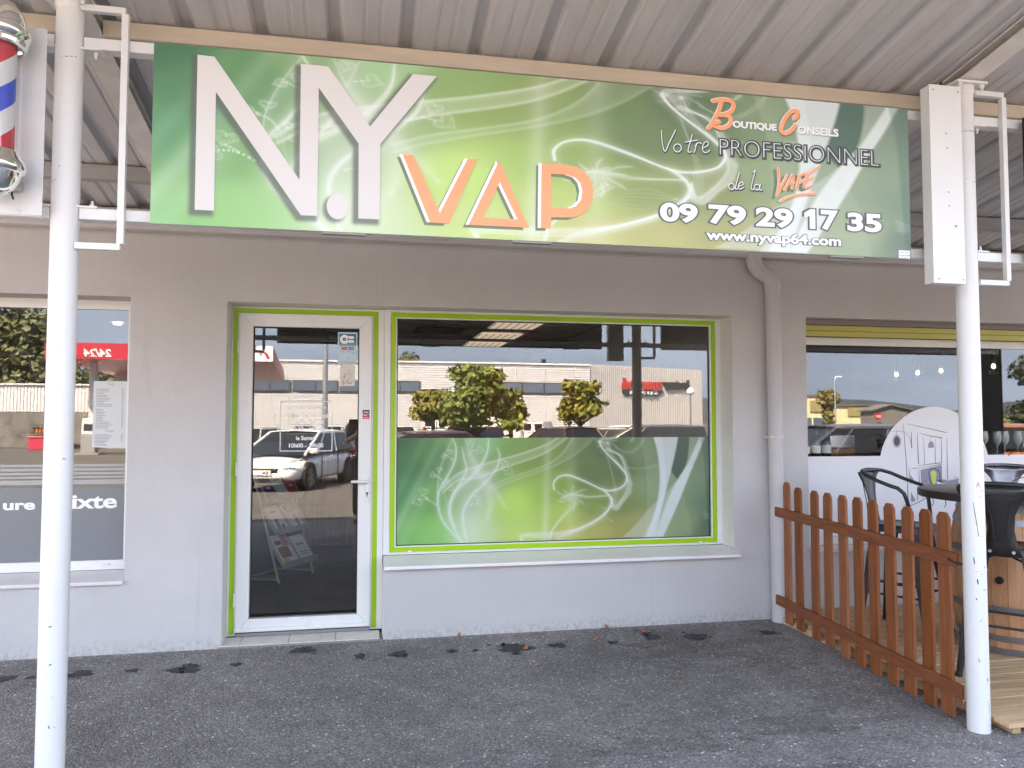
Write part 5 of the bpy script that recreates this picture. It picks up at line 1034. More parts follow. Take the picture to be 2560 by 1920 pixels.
for k in range(1500):
    x = rnd.uniform(-1.6, 4.0); y = -rnd.uniform(0.02, 3.4) if k > 900 else -0.004-abs(rnd.gauss(0,0.035))
    if x > 3.6 and y < 0: continue
    s = rnd.uniform(0.002, 0.0048); a = rnd.uniform(0, 3.14); c, sn = math.cos(a)*s, math.sin(a)*s; z = -0.0205
    b.add([(x-c,y-sn,z),(x+sn,y-c,z),(x+c,y+sn,z),(x-sn,y+c,z),(x+c*0.2,y+sn*0.2,z+s*1.2)], [(0,1,4),(1,2,4),(2,3,4),(3,0,4)])
tag(b.build('gravel', mat('pale_pebble', (0.42,0.40,0.38), 0.8, var=0.4, vscale=20)), 'small pale stones scattered on the asphalt', 'gravel', kind='stuff')

# ---------------------------------------------------------------- inside the shops
rnd = random.Random(23)
RK = thing('brochure_rack', 'silver wheeled brochure rack just inside the shop door', 'brochure rack', (0.2, 1.75, 0.0))
RO = Vector((0.175,1.60,0)); rw_ = Vector((0.54,0.84,0)).normalized(); rd_ = Vector((-0.84,0.54,0)).normalized(); RWD = 0.48
rp = lambda u, d, z: RO+rw_*u+rd_*d+Vector((0,0,z)); lean = 0.30
M_ROD = mat('silver_rod', (0.72,0.73,0.74), 0.25, metal=0.6); M_MESH = mat('grey_acrylic', (0.42,0.44,0.46), 0.25)
for u in (0, RWD):
    b = MB(); b.tube([rp(u,0,0.06), rp(u,lean*1.5,1.5)], 0.011, 8); b.build('upright', M_ROD, RK, smooth=True)
    b = MB(); b.tube([rp(u,0.02,0.09), rp(u,0.40,0.07)], 0.012, 8); b.build('foot', M_ROD, RK, smooth=True)
    for d in (0.0, 0.40): b = MB(); p = rp(u,d,0.032); b.tube([p-rw_*0.012, p+rw_*0.012], 0.032, 14); b.build('caster', M_RUBBER, RK)
b = MB(); b.tube([rp(0,0.36,0.08), rp(RWD,0.36,0.08)], 0.011, 8); b.build('foot', M_ROD, RK)
TR = []
for z in (0.19, 0.47, 0.75, 1.03):
    d0 = lean*z-0.10; b = MB(); q = [rp(0.0,d0-0.015,z+0.05), rp(RWD,d0-0.015,z+0.05), rp(RWD,d0,z), rp(0,d0,z), rp(RWD,d0+0.16,z+0.22), rp(0,d0+0.16,z+0.22)]
    b.add(q, [(0,1,2,3),(3,2,4,5)]); o = b.build('tray', M_MESH, RK, fix=False); md = o.modifiers.new('solid','SOLIDIFY'); md.thickness = 0.005; TR.append((z, d0))
def brochure(tr, u0, u1, h, label, col, deco):
    z, d0 = tr; P = lambda u, k, lift=0.006: rp(u, d0+0.16*k, z+0.22*k)+Vector((0.5,-0.5,0.55)).normalized()*lift
    b = MB(); b.add([P(u0,0.03),P(u1,0.03),P(u1,h),P(u0,h),P(u0,0.03,0.003),P(u1,0.03,0.003),P(u1,h,0.003),P(u0,h,0.003)], [(0,1,2,3),(7,6,5,4),(0,4,5,1),(1,5,6,2),(2,6,7,3),(3,7,4,0)])
    t = thing('brochure', label, 'brochure', tuple(P((u0+u1)/2,0.03)), 0, 'brochures in the rack'); b.build('cover', col, t)
    for (a0, a1, c0, c1, m) in deco:
        e = MB(); f = lambda a: u0+(u1-u0)*a; g_ = lambda c: 0.03+(h-0.03)*c; e.add([P(f(a0),g_(c0),0.0075),P(f(a1),g_(c0),0.0075),P(f(a1),g_(c1),0.0075),P(f(a0),g_(c1),0.0075)], [(0,1,2,3)]); e.build('print', m, t)
Wp, Rp, Bp = mat('glossy_paper', (0.88,0.88,0.9), 0.5), mat('red_cover', (0.5,0.02,0.05), 0.4), mat('blue_cover', (0.03,0.05,0.25), 0.4)
Yp, Op, Kp = mat('yellow_print', (0.75,0.6,0.05), 0.5), mat('rust_print', (0.4,0.09,0.05), 0.5), mat('indigo_print', (0.03,0.03,0.13), 0.5)
brochure(TR[0], 0.03, 0.24, 1.15, 'magazine with rust and yellow cover on the lowest rack tray', Wp, [(0.1,0.75,0.25,0.6,Op),(0.05,0.45,0.03,0.22,Yp),(0.1,0.5,0.68,0.8,Kp),(0.55,0.95,0.62,0.95,mat('pink_band',(0.6,0.2,0.2),0.5))])
brochure(TR[0], 0.27, 0.45, 1.0, 'white leaflet with a pink line on the lowest rack tray', Wp, [(0.2,0.8,0.62,0.7,mat('pink_band',(0.6,0.2,0.2),0.5)),(0.2,0.8,0.35,0.38,M_INK),(0.2,0.7,0.26,0.29,M_INK)])
brochure(TR[1], 0.04, 0.20, 1.0, 'white leaflet with an indigo plant drawing on the middle rack tray', Wp, [(0.2,0.42,0.1,0.5,Kp),(0.5,0.8,0.15,0.28,Kp),(0.2,0.7,0.75,0.8,M_INK)])
brochure(TR[1], 0.25, 0.42, 1.0, 'white leaflet with a diagonal indigo drawing on the middle rack tray', Wp, [(0.5,0.75,0.15,0.55,Kp),(0.2,0.8,0.7,0.74,M_INK),(0.15,0.25,0.75,0.95,Kp)])
brochure(TR[2], 0.02, 0.15, 1.0, 'blue leaflet at the left of the upper rack tray', Bp, [(0.3,0.7,0.4,0.5,Wp)])
brochure(TR[2], 0.17, 0.31, 1.0, 'pale leaflet between the blue and the red one', Wp, [(0.2,0.8,0.7,0.74,M_INK)])
brochure(TR[2], 0.33, 0.46, 1.0, 'red leaflet at the right of the upper rack tray', Rp, [(0.3,0.7,0.4,0.5,Wp)])
for y, ds in ((2.94,'nearest the shop window'),(4.0,'the middle one of the row'),(5.02,'farthest inside the shop')):
    t = thing('ceiling_light', 'square recessed ceiling light '+ds, 'ceiling light', (2.5,y,2.48), 0, 'ceiling lights in the vape shop')
    MB().box(2.24, 2.76, y-0.27, y+0.27, 2.480, 2.486).build('diffuser', M_DIFF, t)
    b = MB()
    for k in range(7): b.box(2.24+0.085*k, 2.245+0.085*k, y-0.268, y+0.268, 2.472, 2.4795)
    b.build('louvre', mat('dull_aluminium2', (0.3,0.3,0.3), 0.4, metal=0.5), t)
b = MB(); b.box(1.45, 2.0, 3.2, 3.75, 2.47, 2.487); t = thing('air_conditioner', 'dark square ceiling air conditioner cassette inside the shop', 'air conditioner', (1.72,3.47,2.47)); b.build('cassette', mat('grey_plastic', (0.05,0.05,0.05), 0.5), t, bevel=0.01)
b = MB()
for k in range(4): b.box(1.52, 1.93, 3.27+0.11*k, 3.33+0.11*k, 2.464, 2.4695)
b.build('vane', mat('black_plastic', (0.02,0.02,0.02), 0.5), t)
for i, (x, y) in enumerate(((-0.97,2.1),(-1.72,2.1),(-2.5,2.1),(-0.97,3.6),(-1.72,3.6))):
    t = thing('spotlight', 'round recessed ceiling spot '+['nearest the corner by the salon window','second from the salon window corner','third from the salon window corner','in the back row at the right','in the back row at the left'][i], 'spotlight', (x,y,2.49), 0, 'recessed spots in the salon ceiling')
    b = MB(); b.cyl((x,y), 0.045, 2.478, 2.486, 20); b.build('bulb', M_SPOT, t); b = MB(); b.lathe((x,y,0), [(0.046,2.488),(0.062,2.488),(0.06,2.478),(0.046,2.478)], 20); b.build('ring', M_STEEL, t)
t = thing('display_cabinet', 'tall brown wooden cabinet at the back of the shop', 'cabinet', (2.9,4.3,0.0)); MB().box(2.35, 3.5, 4.1, 4.5, 0.0, 2.14).build('carcass', mat('brown_cabinet_wood', (0.42,0.19,0.09), 0.5, var=0.2, vscale=5), t, bevel=0.004)
for k in range(3): MB().box(2.37+0.378*k, 2.74+0.378*k, 4.085, 4.099, 0.08, 2.10).build('door', mat('brown_cabinet_wood', (0.42,0.19,0.09), 0.5, var=0.2, vscale=5), t, bevel=0.003)
# bar: counter with bottles, glasses, pendant bulbs
t = thing('window_counter', 'brown wooden counter inside the bar window', 'counter', (5.6,0.45,0.0)); MB().box(4.23, 7.1, 0.34, 0.72, 1.118, 1.158).build('top', mat('varnished_wood', (0.20,0.09,0.04), 0.35, var=0.3, vscale=8), t, bevel=0.004)
for x in (4.4, 7.0): MB().box(x, x+0.05, 0.5, 0.55, 0, 1.117).build('leg', M_DARKSTEEL, t)
bt = [(4.395,(0.25,0.03,0.015),'amber red liqueur bottle',0.19),(4.49,(0.03,0.032,0.035),'first dark spirit bottle with a pourer and white label',0.215),(4.585,(0.035,0.037,0.04),'second dark spirit bottle with a pourer and white label',0.22),(4.335,(0.3,0.06,0.02),'orange bottle half hidden by the window edge',0.20)]
for x, c, nm, h in bt:
    t = thing('bottle', nm, 'bottle', (x,0.40,1.158), 0, 'bottles on the bar counter'); b = MB(); b.lathe((x,0.40,1.158), [(0,0),(0.034,0.0),(0.036,0.01),(0.036,h*0.5),(0.03,h*0.6),(0.014,h*0.72),(0.012,h*0.95),(0.014,h*0.96),(0.014,h),(0,h)], 20); b.build('body', mat('bottle_'+nm.split()[0], c, 0.1, spec=0.6), t, smooth=True)
    b = MB(); b.lathe((x,0.40,1.158), [(0.0365,h*0.12),(0.0365,h*0.42)], 20); b.build('label', M_PAPER, t, smooth=True); b = MB(); b.tube([(x,0.40,1.158+h),(x,0.40,1.175+h),(x-0.012,0.40,1.195+h)], 0.005, 8); b.build('pourer', M_BLACKP, t)
gl0 = None
for i in range(11):
    x = 6.02+0.105*i; y = 0.42+0.03*(i % 2)
    if gl0 is None:
        gl0 = thing('wine_glass', '', 'wine glass', (x,y,1.158), 0, 'glasses in a row on the bar counter'); b = MB(); b.lathe((0,0,0), [(0.036,0.0),(0.034,0.003),(0.004,0.010),(0.004,0.075),(0.020,0.09),(0.036,0.12),(0.037,0.16),(0.030,0.20)], 20); b.build('bowl', mat('clear_glass', (0.50,0.52,0.52), 0.05, spec=0.8), gl0, smooth=True, local=True, fix=False); o = gl0
    else: o = dup(gl0, (x,y,1.158), 0, '')
    o['label'] = 'clear stemmed glass in the row along the bar counter'
for i, (x, y, z) in enumerate(((6.874,2.5,1.97),(7.152,2.5,1.993),(7.461,2.5,2.02),(7.515,1.8,2.024))):
    t = thing('pendant_lamp', 'lit pendant bulb in a glass bottle, '+['first','second','third'][i]+' of the back row' if i < 3 else 'lit pendant bulb in a green bottle, nearest the bar window', 'lamp', (x,y,2.5), 0, 'pendant lamps in the bar')
    b = MB(); b.lathe((x,y,z), [(0,-0.02),(0.018,-0.008),(0.022,0.005),(0.014,0.03),(0,0.035)], 14); b.build('bulb', mat('warm_bulb', (1.0,0.85,0.55), 0.4, emit=0.9), t, smooth=True)
    b = MB(); b.lathe((x,y,z), [(0.045,-0.07),(0.047,0.05),(0.02,0.12),(0.014,0.2)], 16); b.build('shade', glass_mat('bottle_glass%d' % i, 0.08, (0.8,0.9,0.75)), t, smooth=True, fix=False); b = MB(); b.tube([(x,y,z+0.03),(x,y,2.5)], 0.004, 6); b.build('cord', M_BLACKP, t)
t = thing('espresso_machine', 'steel topped orange brown coffee machine behind the bar window', 'coffee machine', (4.83,0.62,1.158)); MB().box(4.70, 4.93, 0.52, 0.70, 1.159, 1.215).build('body', mat('burnt_orange', (0.35,0.13,0.04), 0.3), t, bevel=0.01); MB().box(4.70, 4.93, 0.52, 0.70, 1.216, 1.33).build('hood', M_STEEL, t, bevel=0.01)

# ---------------------------------------------------------------- across the car park (seen mirrored in the panes)
GZ = ground_z
M_CLAD = mat('pale_cladding', (0.70,0.73,0.77), 0.45, var=0.04, vscale=0.4)
M_WGL = mat('strip_window_glass', (0.10,0.14,0.20), 0.08, spec=0.9)
ST = thing('supermarket', 'long supermarket of pale ribbed cladding with a strip of windows', 'building', (5,-64.5,-0.4))
b = MB(); x0, x1, n = -12.3, 22.3, 33; z = -0.4; step = (6.66+0.4)/n; prof = []
for k in range(n):
    za = -0.4+k*step; prof += [(0,za),(0.0,za+step*0.74),(-0.12,za+step*0.76),(-0.12,za+step*0.99)]
prof.append((0,6.66))
vs = [(x, -64.5+d, zz) for x in (x0, x1) for d, zz in prof]; m = len(prof); b.add(vs, [(i, i+1, m+i+1, m+i) for i in range(m-1)]); b.mi = [1 if i % 4 in (1,2,3) else 0 for i in range(m-1)]; b.build('cladding', [M_CLAD, mat('joint_shade_grey', (0.50,0.51,0.53), 0.6)], ST)  # groove faces painted darker, their shadow put into the colour
MB().box(-12.3, 22.3, -100, -64.7, -0.4, 6.55).build('hall', M_CLAD, ST); MB().box(-12.32, 22.32, -64.62, -64.38, 6.66, 6.82).build('coping', M_PVC, ST)
for (a, c) in ((-12.2,-5.05),(-4.9,-1.0),(-0.85,6.25),(9.4,22.0)):
    f = MB().box(a, c, -64.5, -64.40, 3.95, 5.02).build('window', mat('anthracite_frame', (0.05,0.05,0.055), 0.4), ST); nb = max(1, round((c-a)/2.0)); wd = (c-a)/nb
    for k in range(nb): MB().box(a+k*wd+0.07, a+(k+1)*wd-0.07, -64.398, -64.38, 4.08, 4.92).build('pane', M_WGL, f)
MB().box(11.0, 15.5, -64.45, -64.36, -0.4, 2.0).build('door', M_PVC, ST); t = MB().box(17.6, 18.0, -64.6, -64.5, 6.83, 7.2).build('flood_light', M_DARKSTEEL, ST)
ang = math.atan2(-5.5, 13.6); WM = Matrix.Translation((22.4,-64.45,0)) @ Matrix.Rotation(ang, 4, 'Z')
ST2 = thing('supermarket_entrance', 'supermarket entrance block of upright ribbed cladding with red and charcoal letters', 'building', (28,-67,-0.4))
b = MB(); n = 58; L = 15.0; pr = []
for k in range(n): a = k*L/n; pr += [(a,0),(a+L/n*0.66,0),(a+L/n*0.70,-0.10),(a+L/n*0.96,-0.10)]
pr.append((L,0)); vs = [(u, d, zz) for zz in (-0.4, 6.78) for u, d in pr]; m = len(pr); b.add(vs, [(i, i+1, m+i+1, m+i) for i in range(m-1)]); b.mi = [1 if i % 4 in (1,2,3) else 0 for i in range(m-1)]; b.xform(WM); b.build('cladding', [mat('warm_grey_cladding', (0.64,0.645,0.66), 0.5), mat('groove_shade_grey', (0.46,0.46,0.46), 0.6)], ST2)  # upright grooves likewise carry their shadow as a darker paint
b = MB(); b.box(0.05, L, -20, -0.2, -0.4, 6.7); b.xform(WM); b.build('hall', M_CLAD, ST2)
def wall_text(s, u0, u1, z0, z1, m, d=0.12, bold=0.04):
    b = MB(); put_text(b, s, u0, u1, z0, z1, d, bold, mirror=True); b.xform(WM); o = b.build('letter_row', m, ST2, fix=False); sm = o.modifiers.new('solid','SOLIDIFY'); sm.thickness = 0.12; sm.offset = 0
wall_text('inter', 9.05, 12.9, 4.60, 5.65, mat('charcoal_letter', (0.04,0.04,0.04), 0.4)); wall_text('march\u00e9', 3.7, 8.95, 4.55, 5.70, mat('red_letter', (0.62,0.06,0.06), 0.4))
b = MB(); b.poly([(4.0,3.95),(8.6,3.95),(9.3,4.45),(3.75,4.45)], 0.02, 0.12); b.xform(WM); b.build('sign_panel', mat('charcoal_letter', (0.04,0.04,0.04), 0.4), ST2)
wall_text('S U P E R', 4.6, 8.3, 4.05, 4.36, M_PWHITE, 0.2, 0.02)

# filling station
GS = thing('filling_station', 'filling station canopy with red fascia and white end panel', 'filling station', (-9,-45,-0.4)); M_GRED = mat('crimson_fascia', lin((196,44,66)), 0.4)
fr = [(-14.6,-36.53),(-3.66,-36.53),(-5.0,-57.5),(-16.2,-57.5)]
b = MB(); b.add([(x,y,zz) for zz in (4.55,5.36) for x, y in fr], [(3,2,1,0),(4,5,6,7),(0,1,5,4),(1,2,6,5),(2,3,7,6),(3,0,4,7)]); b.build('fascia', M_GRED, GS)
b = MB(); b.add([(-4.72,-36.5,4.55),(-3.64,-36.5,4.55),(-3.64,-36.5,5.36),(-4.45,-36.5,5.36)], [(0,1,2,3)]); b.build('end_panel', M_PWHITE, GS)
b = MB(); b.stroke([(-3.9,4.78),(-4.0,4.98),(-4.15,5.06),(-4.28,4.99),(-4.26,4.9)], [0.16,0.10,0.06,0.06,0.09], -36.47); b.build('emblem', M_GRED, GS)
b = MB(); put_text(b, '24/24', -12.8, -11.5, 4.66, 5.06, -36.5, 0.03, mirror=True, shear=-0.15); b.build('lettering', M_PWHITE, GS)
for x, y in ((-13.25,-39.5),(-6.5,-46),(-14.0,-52)): MB().box(x-0.16, x+0.16, y-0.16, y+0.16, GZ(y), 4.55).build('pillar', M_PVC, GS)
KB = thing('station_shop', 'flat corrugated station shop behind the red canopy', 'building', (-20,-50,-0.4)); b = MB()
xs = []
for k in range(60): a = -27+k*0.2; xs += [(a,0),(a+0.11,0),(a+0.13,-0.04),(a+0.18,-0.04)]
m = len(xs); b.add([(x,-49.5+d,zz) for zz in (2.0,3.75) for x, d in xs], [(i, i+1, m+i+1, m+i) for i in range(m-1)]); b.build('cladding', M_CLAD, KB); MB().box(-27,-15.2,-56,-49.6,-0.4,3.7).build('hall', M_CLAD, KB); MB().box(-27,-15.2,-49.62,-49.4,3.75,3.85).build('coping', M_PVC, KB)
MB().box(-26.5,-15.6,-49.6,-49.52,-0.3,1.98).build('shopfront', mat('dim_shopfront', (0.22,0.21,0.20), 0.4, var=0.5, vscale=1.2), KB)
MB().box(-15.1,-12.5,-58,-49.5,-0.4,4.9).build('annex', M_CLAD, KB)
for i, (x, y) in enumerate(((-13.0,-38.3),(-9.5,-44.0))):
    t = thing('fuel_pump', ['grey fuel pump under the canopy edge','grey fuel pump farther under the canopy'][i], 'fuel pump', (x,y,GZ(y)), 0, 'fuel pumps'); z = GZ(y)
    MB().box(x-0.35,x+0.35,y-0.25,y+0.25,z+0.1,z+1.05).build('cabinet', mat('pump_grey', (0.3,0.31,0.32), 0.4), t, bevel=0.03); MB().box(x-0.33,x+0.33,y-0.22,y+0.22,z+1.06,z+1.9).build('head', mat('pump_white', (0.7,0.7,0.7), 0.4), t, bevel=0.03); MB().box(x-0.22,x+0.22,y+0.221,y+0.23,z+1.25,z+1.6).build('display', M_BLACKP, t); b = MB(); b.tube([(x+0.36,y+0.1,z+1.5),(x+0.6,y+0.15,z+0.9),(x+0.5,y+0.2,z+0.3),(x+0.38,y+0.15,z+0.9)], 0.025, 8); b.build('hose', M_RUBBER, t); MB().box(x-0.6,x+0.6,y-0.5,y+0.5,z-0.02,z+0.1).build('plinth', M_GROUT, t)
t = thing('crate_bin', 'red plastic storage bin before the station shop', 'bin', (-18.5,-47,-0.4)); MB().box(-19.1,-17.9,-47.4,-46.7,-0.4,0.35).build('tub', mat('red_plastic', (0.6,0.04,0.08), 0.4), t, bevel=0.05); MB().box(-19.15,-17.85,-47.45,-46.65,0.36,0.45).build('lid', mat('red_plastic', (0.6,0.04,0.08), 0.4), t, bevel=0.03)
t = thing('bottle_shelf', 'open shelf of goods beside the red bin', 'shelf', (-18.4,-48.4,-0.4))
for z in (0.0,0.5,1.0,1.5): MB().box(-19.6,-17.2,-48.7,-48.2,GZ(-48)+z,GZ(-48)+z+0.05).build('shelf_board', M_DARKSTEEL, t)
for k in range(36): x = -19.5+(k % 12)*0.19; z = GZ(-48)+0.05+0.5*(k//12); MB().box(x,x+0.13,-48.6,-48.35,z,z+rnd.uniform(0.25,0.4)).build('pack', [mat('pack_orange',(0.6,0.2,0.04),0.5),mat('pack_blue',(0.08,0.12,0.3),0.5),mat('pack_brown',(0.2,0.1,0.05),0.5)][rnd.randrange(3)], t)
t = thing('banner', 'white upright banner before the station shop', 'banner', (-21.3,-44,-0.4)); MB().box(-21.9,-20.7,-44.03,-44.0,0.0,2.1).build('sheet', M_PWHITE, t); b = MB(); b.tube([(-21.95,-44,GZ(-44)),(-21.95,-44,2.2)], 0.03, 8); b.build('pole', M_STEEL, t)

# trees
def leaf_cloud(clumps, n, size, seed, spread=1.0):
    rg = np.random.default_rng(seed); C = np.array([c[:3] for c in clumps]); Rr = np.array([c[3:6] for c in clumps]); vol = Rr.prod(1); k = rg.choice(len(C), n, p=vol/vol.sum())
    d = rg.normal(size=(n,3)); d /= np.linalg.norm(d, axis=1)[:, None]; r = rg.random(n)**0.42; p = C[k]+d*r[:, None]*Rr[k]*spread
    nrm = d*0.7+rg.normal(size=(n,3))*0.6+np.array((0,0,0.5)); nrm /= np.linalg.norm(nrm, axis=1)[:, None]; t = np.cross(nrm, rg.normal(size=(n,3))); t /= np.linalg.norm(t, axis=1)[:, None]; bt_ = np.cross(nrm, t)
    s = size*rg.uniform(0.6,1.25,n)[:, None]; v = np.stack([p-t*s*0.5, p-bt_*s*0.42-nrm*s*0.10, p+t*s*0.6, p+bt_*s*0.42-nrm*s*0.10], 1).reshape(-1,3)
    return v, np.arange(4*n).reshape(-1,4)
def leaf_obj(name, clumps, n, size, seed, m, parent=None):
    v, f = leaf_cloud(clumps, n, size, seed); off = np.array(parent.location if parent else (0,0,0)); me = bpy.data.meshes.new(name); me.from_pydata((v-off).tolist(), [], f.tolist()); me.materials.append(m); o = bpy.data.objects.new(name, me); COL.objects.link(o)
    if parent: o.parent = parent
    return o
def foliage_mat(name, a, b_, vs=1.5):
    m = mat(name, a, 0.55, var=0.5, vscale=vs, col2=b_, detail=3); return m
M_CAT = foliage_mat('catalpa_leaf', (0.17,0.21,0.03), (0.05,0.09,0.015), 1.6); M_CAT2 = foliage_mat('autumn_catalpa_leaf', (0.27,0.23,0.03), (0.085,0.11,0.018), 1.8); M_WOOD = foliage_mat('woodland_leaf', (0.15,0.165,0.07), (0.07,0.09,0.035), 0.35); M_DKW = foliage_mat('dark_leaf', (0.035,0.055,0.03), (0.015,0.025,0.014), 0.5); M_BARK = mat('grey_bark', (0.10,0.075,0.06), 0.9, var=0.3, vscale=8)
def tree(name, label, x, y, top, w, clear, m, seed, n=1500, size=0.26):
    g_ = GZ(y); t = thing(name, label, 'tree', (x,y,g_), 0, 'ball headed trees in the car park'); rg = random.Random(seed); b = MB(); b.tube([(x,y,g_),(x+0.04,y,g_+clear*0.6),(x,y,g_+clear+0.5)], [0.16,0.12,0.09], 10)
    for k in range(5): a = k*1.26; b.tube([(x,y,g_+clear),(x+math.cos(a)*w*0.28,y+math.sin(a)*w*0.28,g_+clear+0.9)], [0.06,0.02], 6)
    b.build('trunk', M_BARK, t, smooth=True); cl = []; h = top-(g_+clear)
    for k in range(15): a = rg.uniform(0,6.28); u = rg.random(); rr = w*0.5*(1-u*0.72)*rg.uniform(0.3,0.86); cl.append((x+math.cos(a)*rr, y+math.sin(a)*rr, g_+clear+h*(0.16+0.68*u), w*rg.uniform(0.14,0.22), w*0.18, h*rg.uniform(0.10,0.17)))
    cl.append((x,y,g_+clear+h*0.42,w*0.3,w*0.3,h*0.34)); leaf_obj('crown', cl, n, size, seed, m, t)
tree('catalpa_tree', 'largest car park tree, green with yellowing leaves', 6.75, -34.5, 4.75, 5.3, 1.0, M_CAT, 3, 3300, 0.32)
tree('catalpa_tree', 'yellowing tree half behind the largest car park tree', 4.75, -36.2, 3.45, 3.6, 1.75, M_CAT2, 5, 1700, 0.28)
tree('catalpa_tree', 'darker tree at the far side of the largest car park tree', 9.2, -37.0, 3.3, 3.2, 1.6, M_CAT, 8, 1500, 0.28)
tree('catalpa_tree', 'golden ball headed tree standing alone before the supermarket doors', 12.6, -34.6, 4.1, 3.6, 1.45, M_CAT2, 13, 1900, 0.28)
cl = []; rg = random.Random(6)
for k in range(60): x = -64+k*0.8+rg.uniform(-1,1); h = rg.uniform(13,16) if x < -29.5 else rg.uniform(7.6,8.8); cl.append((x,-80+rg.uniform(-6,4),h*0.5-0.4,rg.uniform(2.4,3.6),2.5,h*0.5))
o = leaf_obj('woodland', cl, 32000, 0.70, 9, M_WOOD); tag(o, 'dark green wooded slope beyond the filling station', 'woodland', kind='stuff')
cl = [(8.3+rg.uniform(-1,1),-104+rg.uniform(-1,1),9.4+rg.uniform(-1.5,0.8),1.5,1.5,1.3) for k in range(6)]; t = thing('far_tree', 'tree top showing above the supermarket roof', 'tree', (8.3,-104,-0.4)); leaf_obj('crown', cl, 900, 0.5, 4, M_WOOD, t); b = MB(); b.tube([(8.3,-104,-0.4),(8.3,-104,9)], 0.3, 8); b.build('trunk', M_BARK, t)

# lamp posts, globe lamp, stop sign
t = thing('lamp_post', 'tall grey lamp post before the supermarket', 'lamp post', (-0.44,-24.5,GZ(-24.5))); b = MB(); b.tube([(-0.44,-24.5,GZ(-24.5)),(-0.44,-24.5,9)], [0.12,0.075], 14); b.build('pole', M_STEEL, t, smooth=True); b = MB(); b.box(-0.6,0.5,-24.62,-24.38,9.0,9.1); b.build('head', M_STEEL, t)
t = thing('globe_lamp', 'white globe lamp on a thin pole near the supermarket letters', 'lamp post', (14.45,-24.5,GZ(-24.5))); b = MB(); b.tube([(14.45,-24.5,GZ(-24.5)),(14.45,-24.5,2.5)], 0.03, 10); b.build('pole', M_STEEL, t); b = MB(); b.lathe((14.45,-24.5,2.66), [(0,-0.17),(0.08,-0.15),(0.14,-0.09),(0.17,0),(0.14,0.09),(0.08,0.15),(0,0.17)], 20); b.build('globe', M_PWHITE, t, smooth=True)
t = thing('street_lamp', 'street lamp with a bent arm near the cream buildings', 'street lamp', (27.9,-34.5,GZ(-34.5))); b = MB(); b.tube([(27.9,-34.5,GZ(-34.5)),(27.88,-34.5,3.8),(27.95,-34.5,3.98),(28.1,-34.5,4.0)], 0.05, 10); b.build('pole', M_STEEL, t, smooth=True); MB().box(27.95,28.3,-34.58,-34.42,3.97,4.04).build('head', M_PWHITE, t)
t = thing('stop_sign', 'red octagonal stop sign beside the road', 'road sign', (41.5,-49,GZ(-49))); b = MB(); oc = [(41.5+0.30*math.cos(R(22.5+45*k)), 1.79+0.30*math.sin(R(22.5+45*k))) for k in range(8)]; b.poly(oc, -49.04, -49.0); b.build('plate', mat('sign_red', (0.55,0.02,0.04), 0.4), t); b = MB(); b.tube([(41.5,-49.06,GZ(-49)),(41.5,-49.06,1.7)], 0.03, 8); b.build('pole', M_STEEL, t); b = MB(); put_text(b, 'STOP', 41.30, 41.70, 1.70, 1.88, -48.995, 0.03, mirror=True); b.build('lettering', M_PWHITE, t)

# far buildings and hills
M_CREAM = mat('cream_render', lin((225,210,170)), 0.8, var=0.06); M_OLV = mat('olive_cladding', lin((150,140,100)), 0.7); M_GRF = mat('grey_roofing', (0.13,0.13,0.135), 0.7)
t = thing('cream_warehouse', 'cream warehouse with olive panels nearest the road', 'building', (39,-56,-0.4)); MB().box(37.6,40.3,-66,-54.5,-0.4,3.5).build('wall', M_CREAM, t); MB().box(37.5,40.4,-66.1,-54.4,3.5,3.7).build('roof', M_GRF, t)
for x in (37.8,39.2): MB().box(x,x+1.2,-54.5,-54.42,0.2,1.7).build('window', M_WGL, t)
MB().box(38.9,40.25,-54.48,-54.40,2.2,3.2).build('panel', M_OLV, t)
t = thing('cream_house', 'low cream building with an olive upper panel and white lower wall', 'building', (50,-66,-0.4)); MB().box(48.2,51.9,-74,-64.5,-0.4,2.95).build('wall', M_CREAM, t); MB().box(49.4,51.8,-64.48,-64.4,1.9,2.85).build('panel', M_OLV, t); MB().box(48.0,52.1,-74.2,-64.3,2.95,3.1).build('roof', M_GRF, t); MB().box(46.6,48.15,-70,-64.6,-0.4,2.6).build('annex', M_CREAM, t)
t = thing('gabled_shed', 'grey shed with a shallow gable', 'building', (42.9,-50.5,-0.4)); b = MB(); b.poly([(41.3,-0.4),(45.0,-0.4),(45.0,2.2),(42.9,2.62),(41.3,2.2)], -49.5, -51); b.build('wall', mat('grey_brown_render', (0.17,0.165,0.16), 0.8), t); b = MB(); b.poly([(41.1,2.2),(42.9,2.68),(45.3,2.2),(45.3,2.3),(42.9,2.80),(41.1,2.3)], -49.3, -51.2); b.build('roof', M_GRF, t)
t = thing('garden_palm', 'shaggy palm between the warehouse and the street lamp', 'palm', (30.75,-39.5,GZ(-39.5))); b = MB(); b.tube([(30.75,-39.5,GZ(-39.5)),(30.75,-39.5,2.6)], [0.3,0.22], 10); b.build('trunk', M_BARK, t); leaf_obj('crown', [(30.75,-39.5,2.9,0.75,0.75,0.6),(30.75,-39.5,1.8,0.4,0.4,1.2)], 900, 0.3, 12, foliage_mat('palm_leaf', (0.22,0.19,0.05), (0.08,0.08,0.03)), t)
cl = [(47+k*1.2+rg.uniform(-1,1),-56+rg.uniform(-1,1),0.9,1.3,1.2,1.4) for k in range(12)]; tag(leaf_obj('shrubbery', cl, 2600, 0.4, 15, M_WOOD), 'dark shrubbery between the far buildings', 'shrubs', kind='stuff')
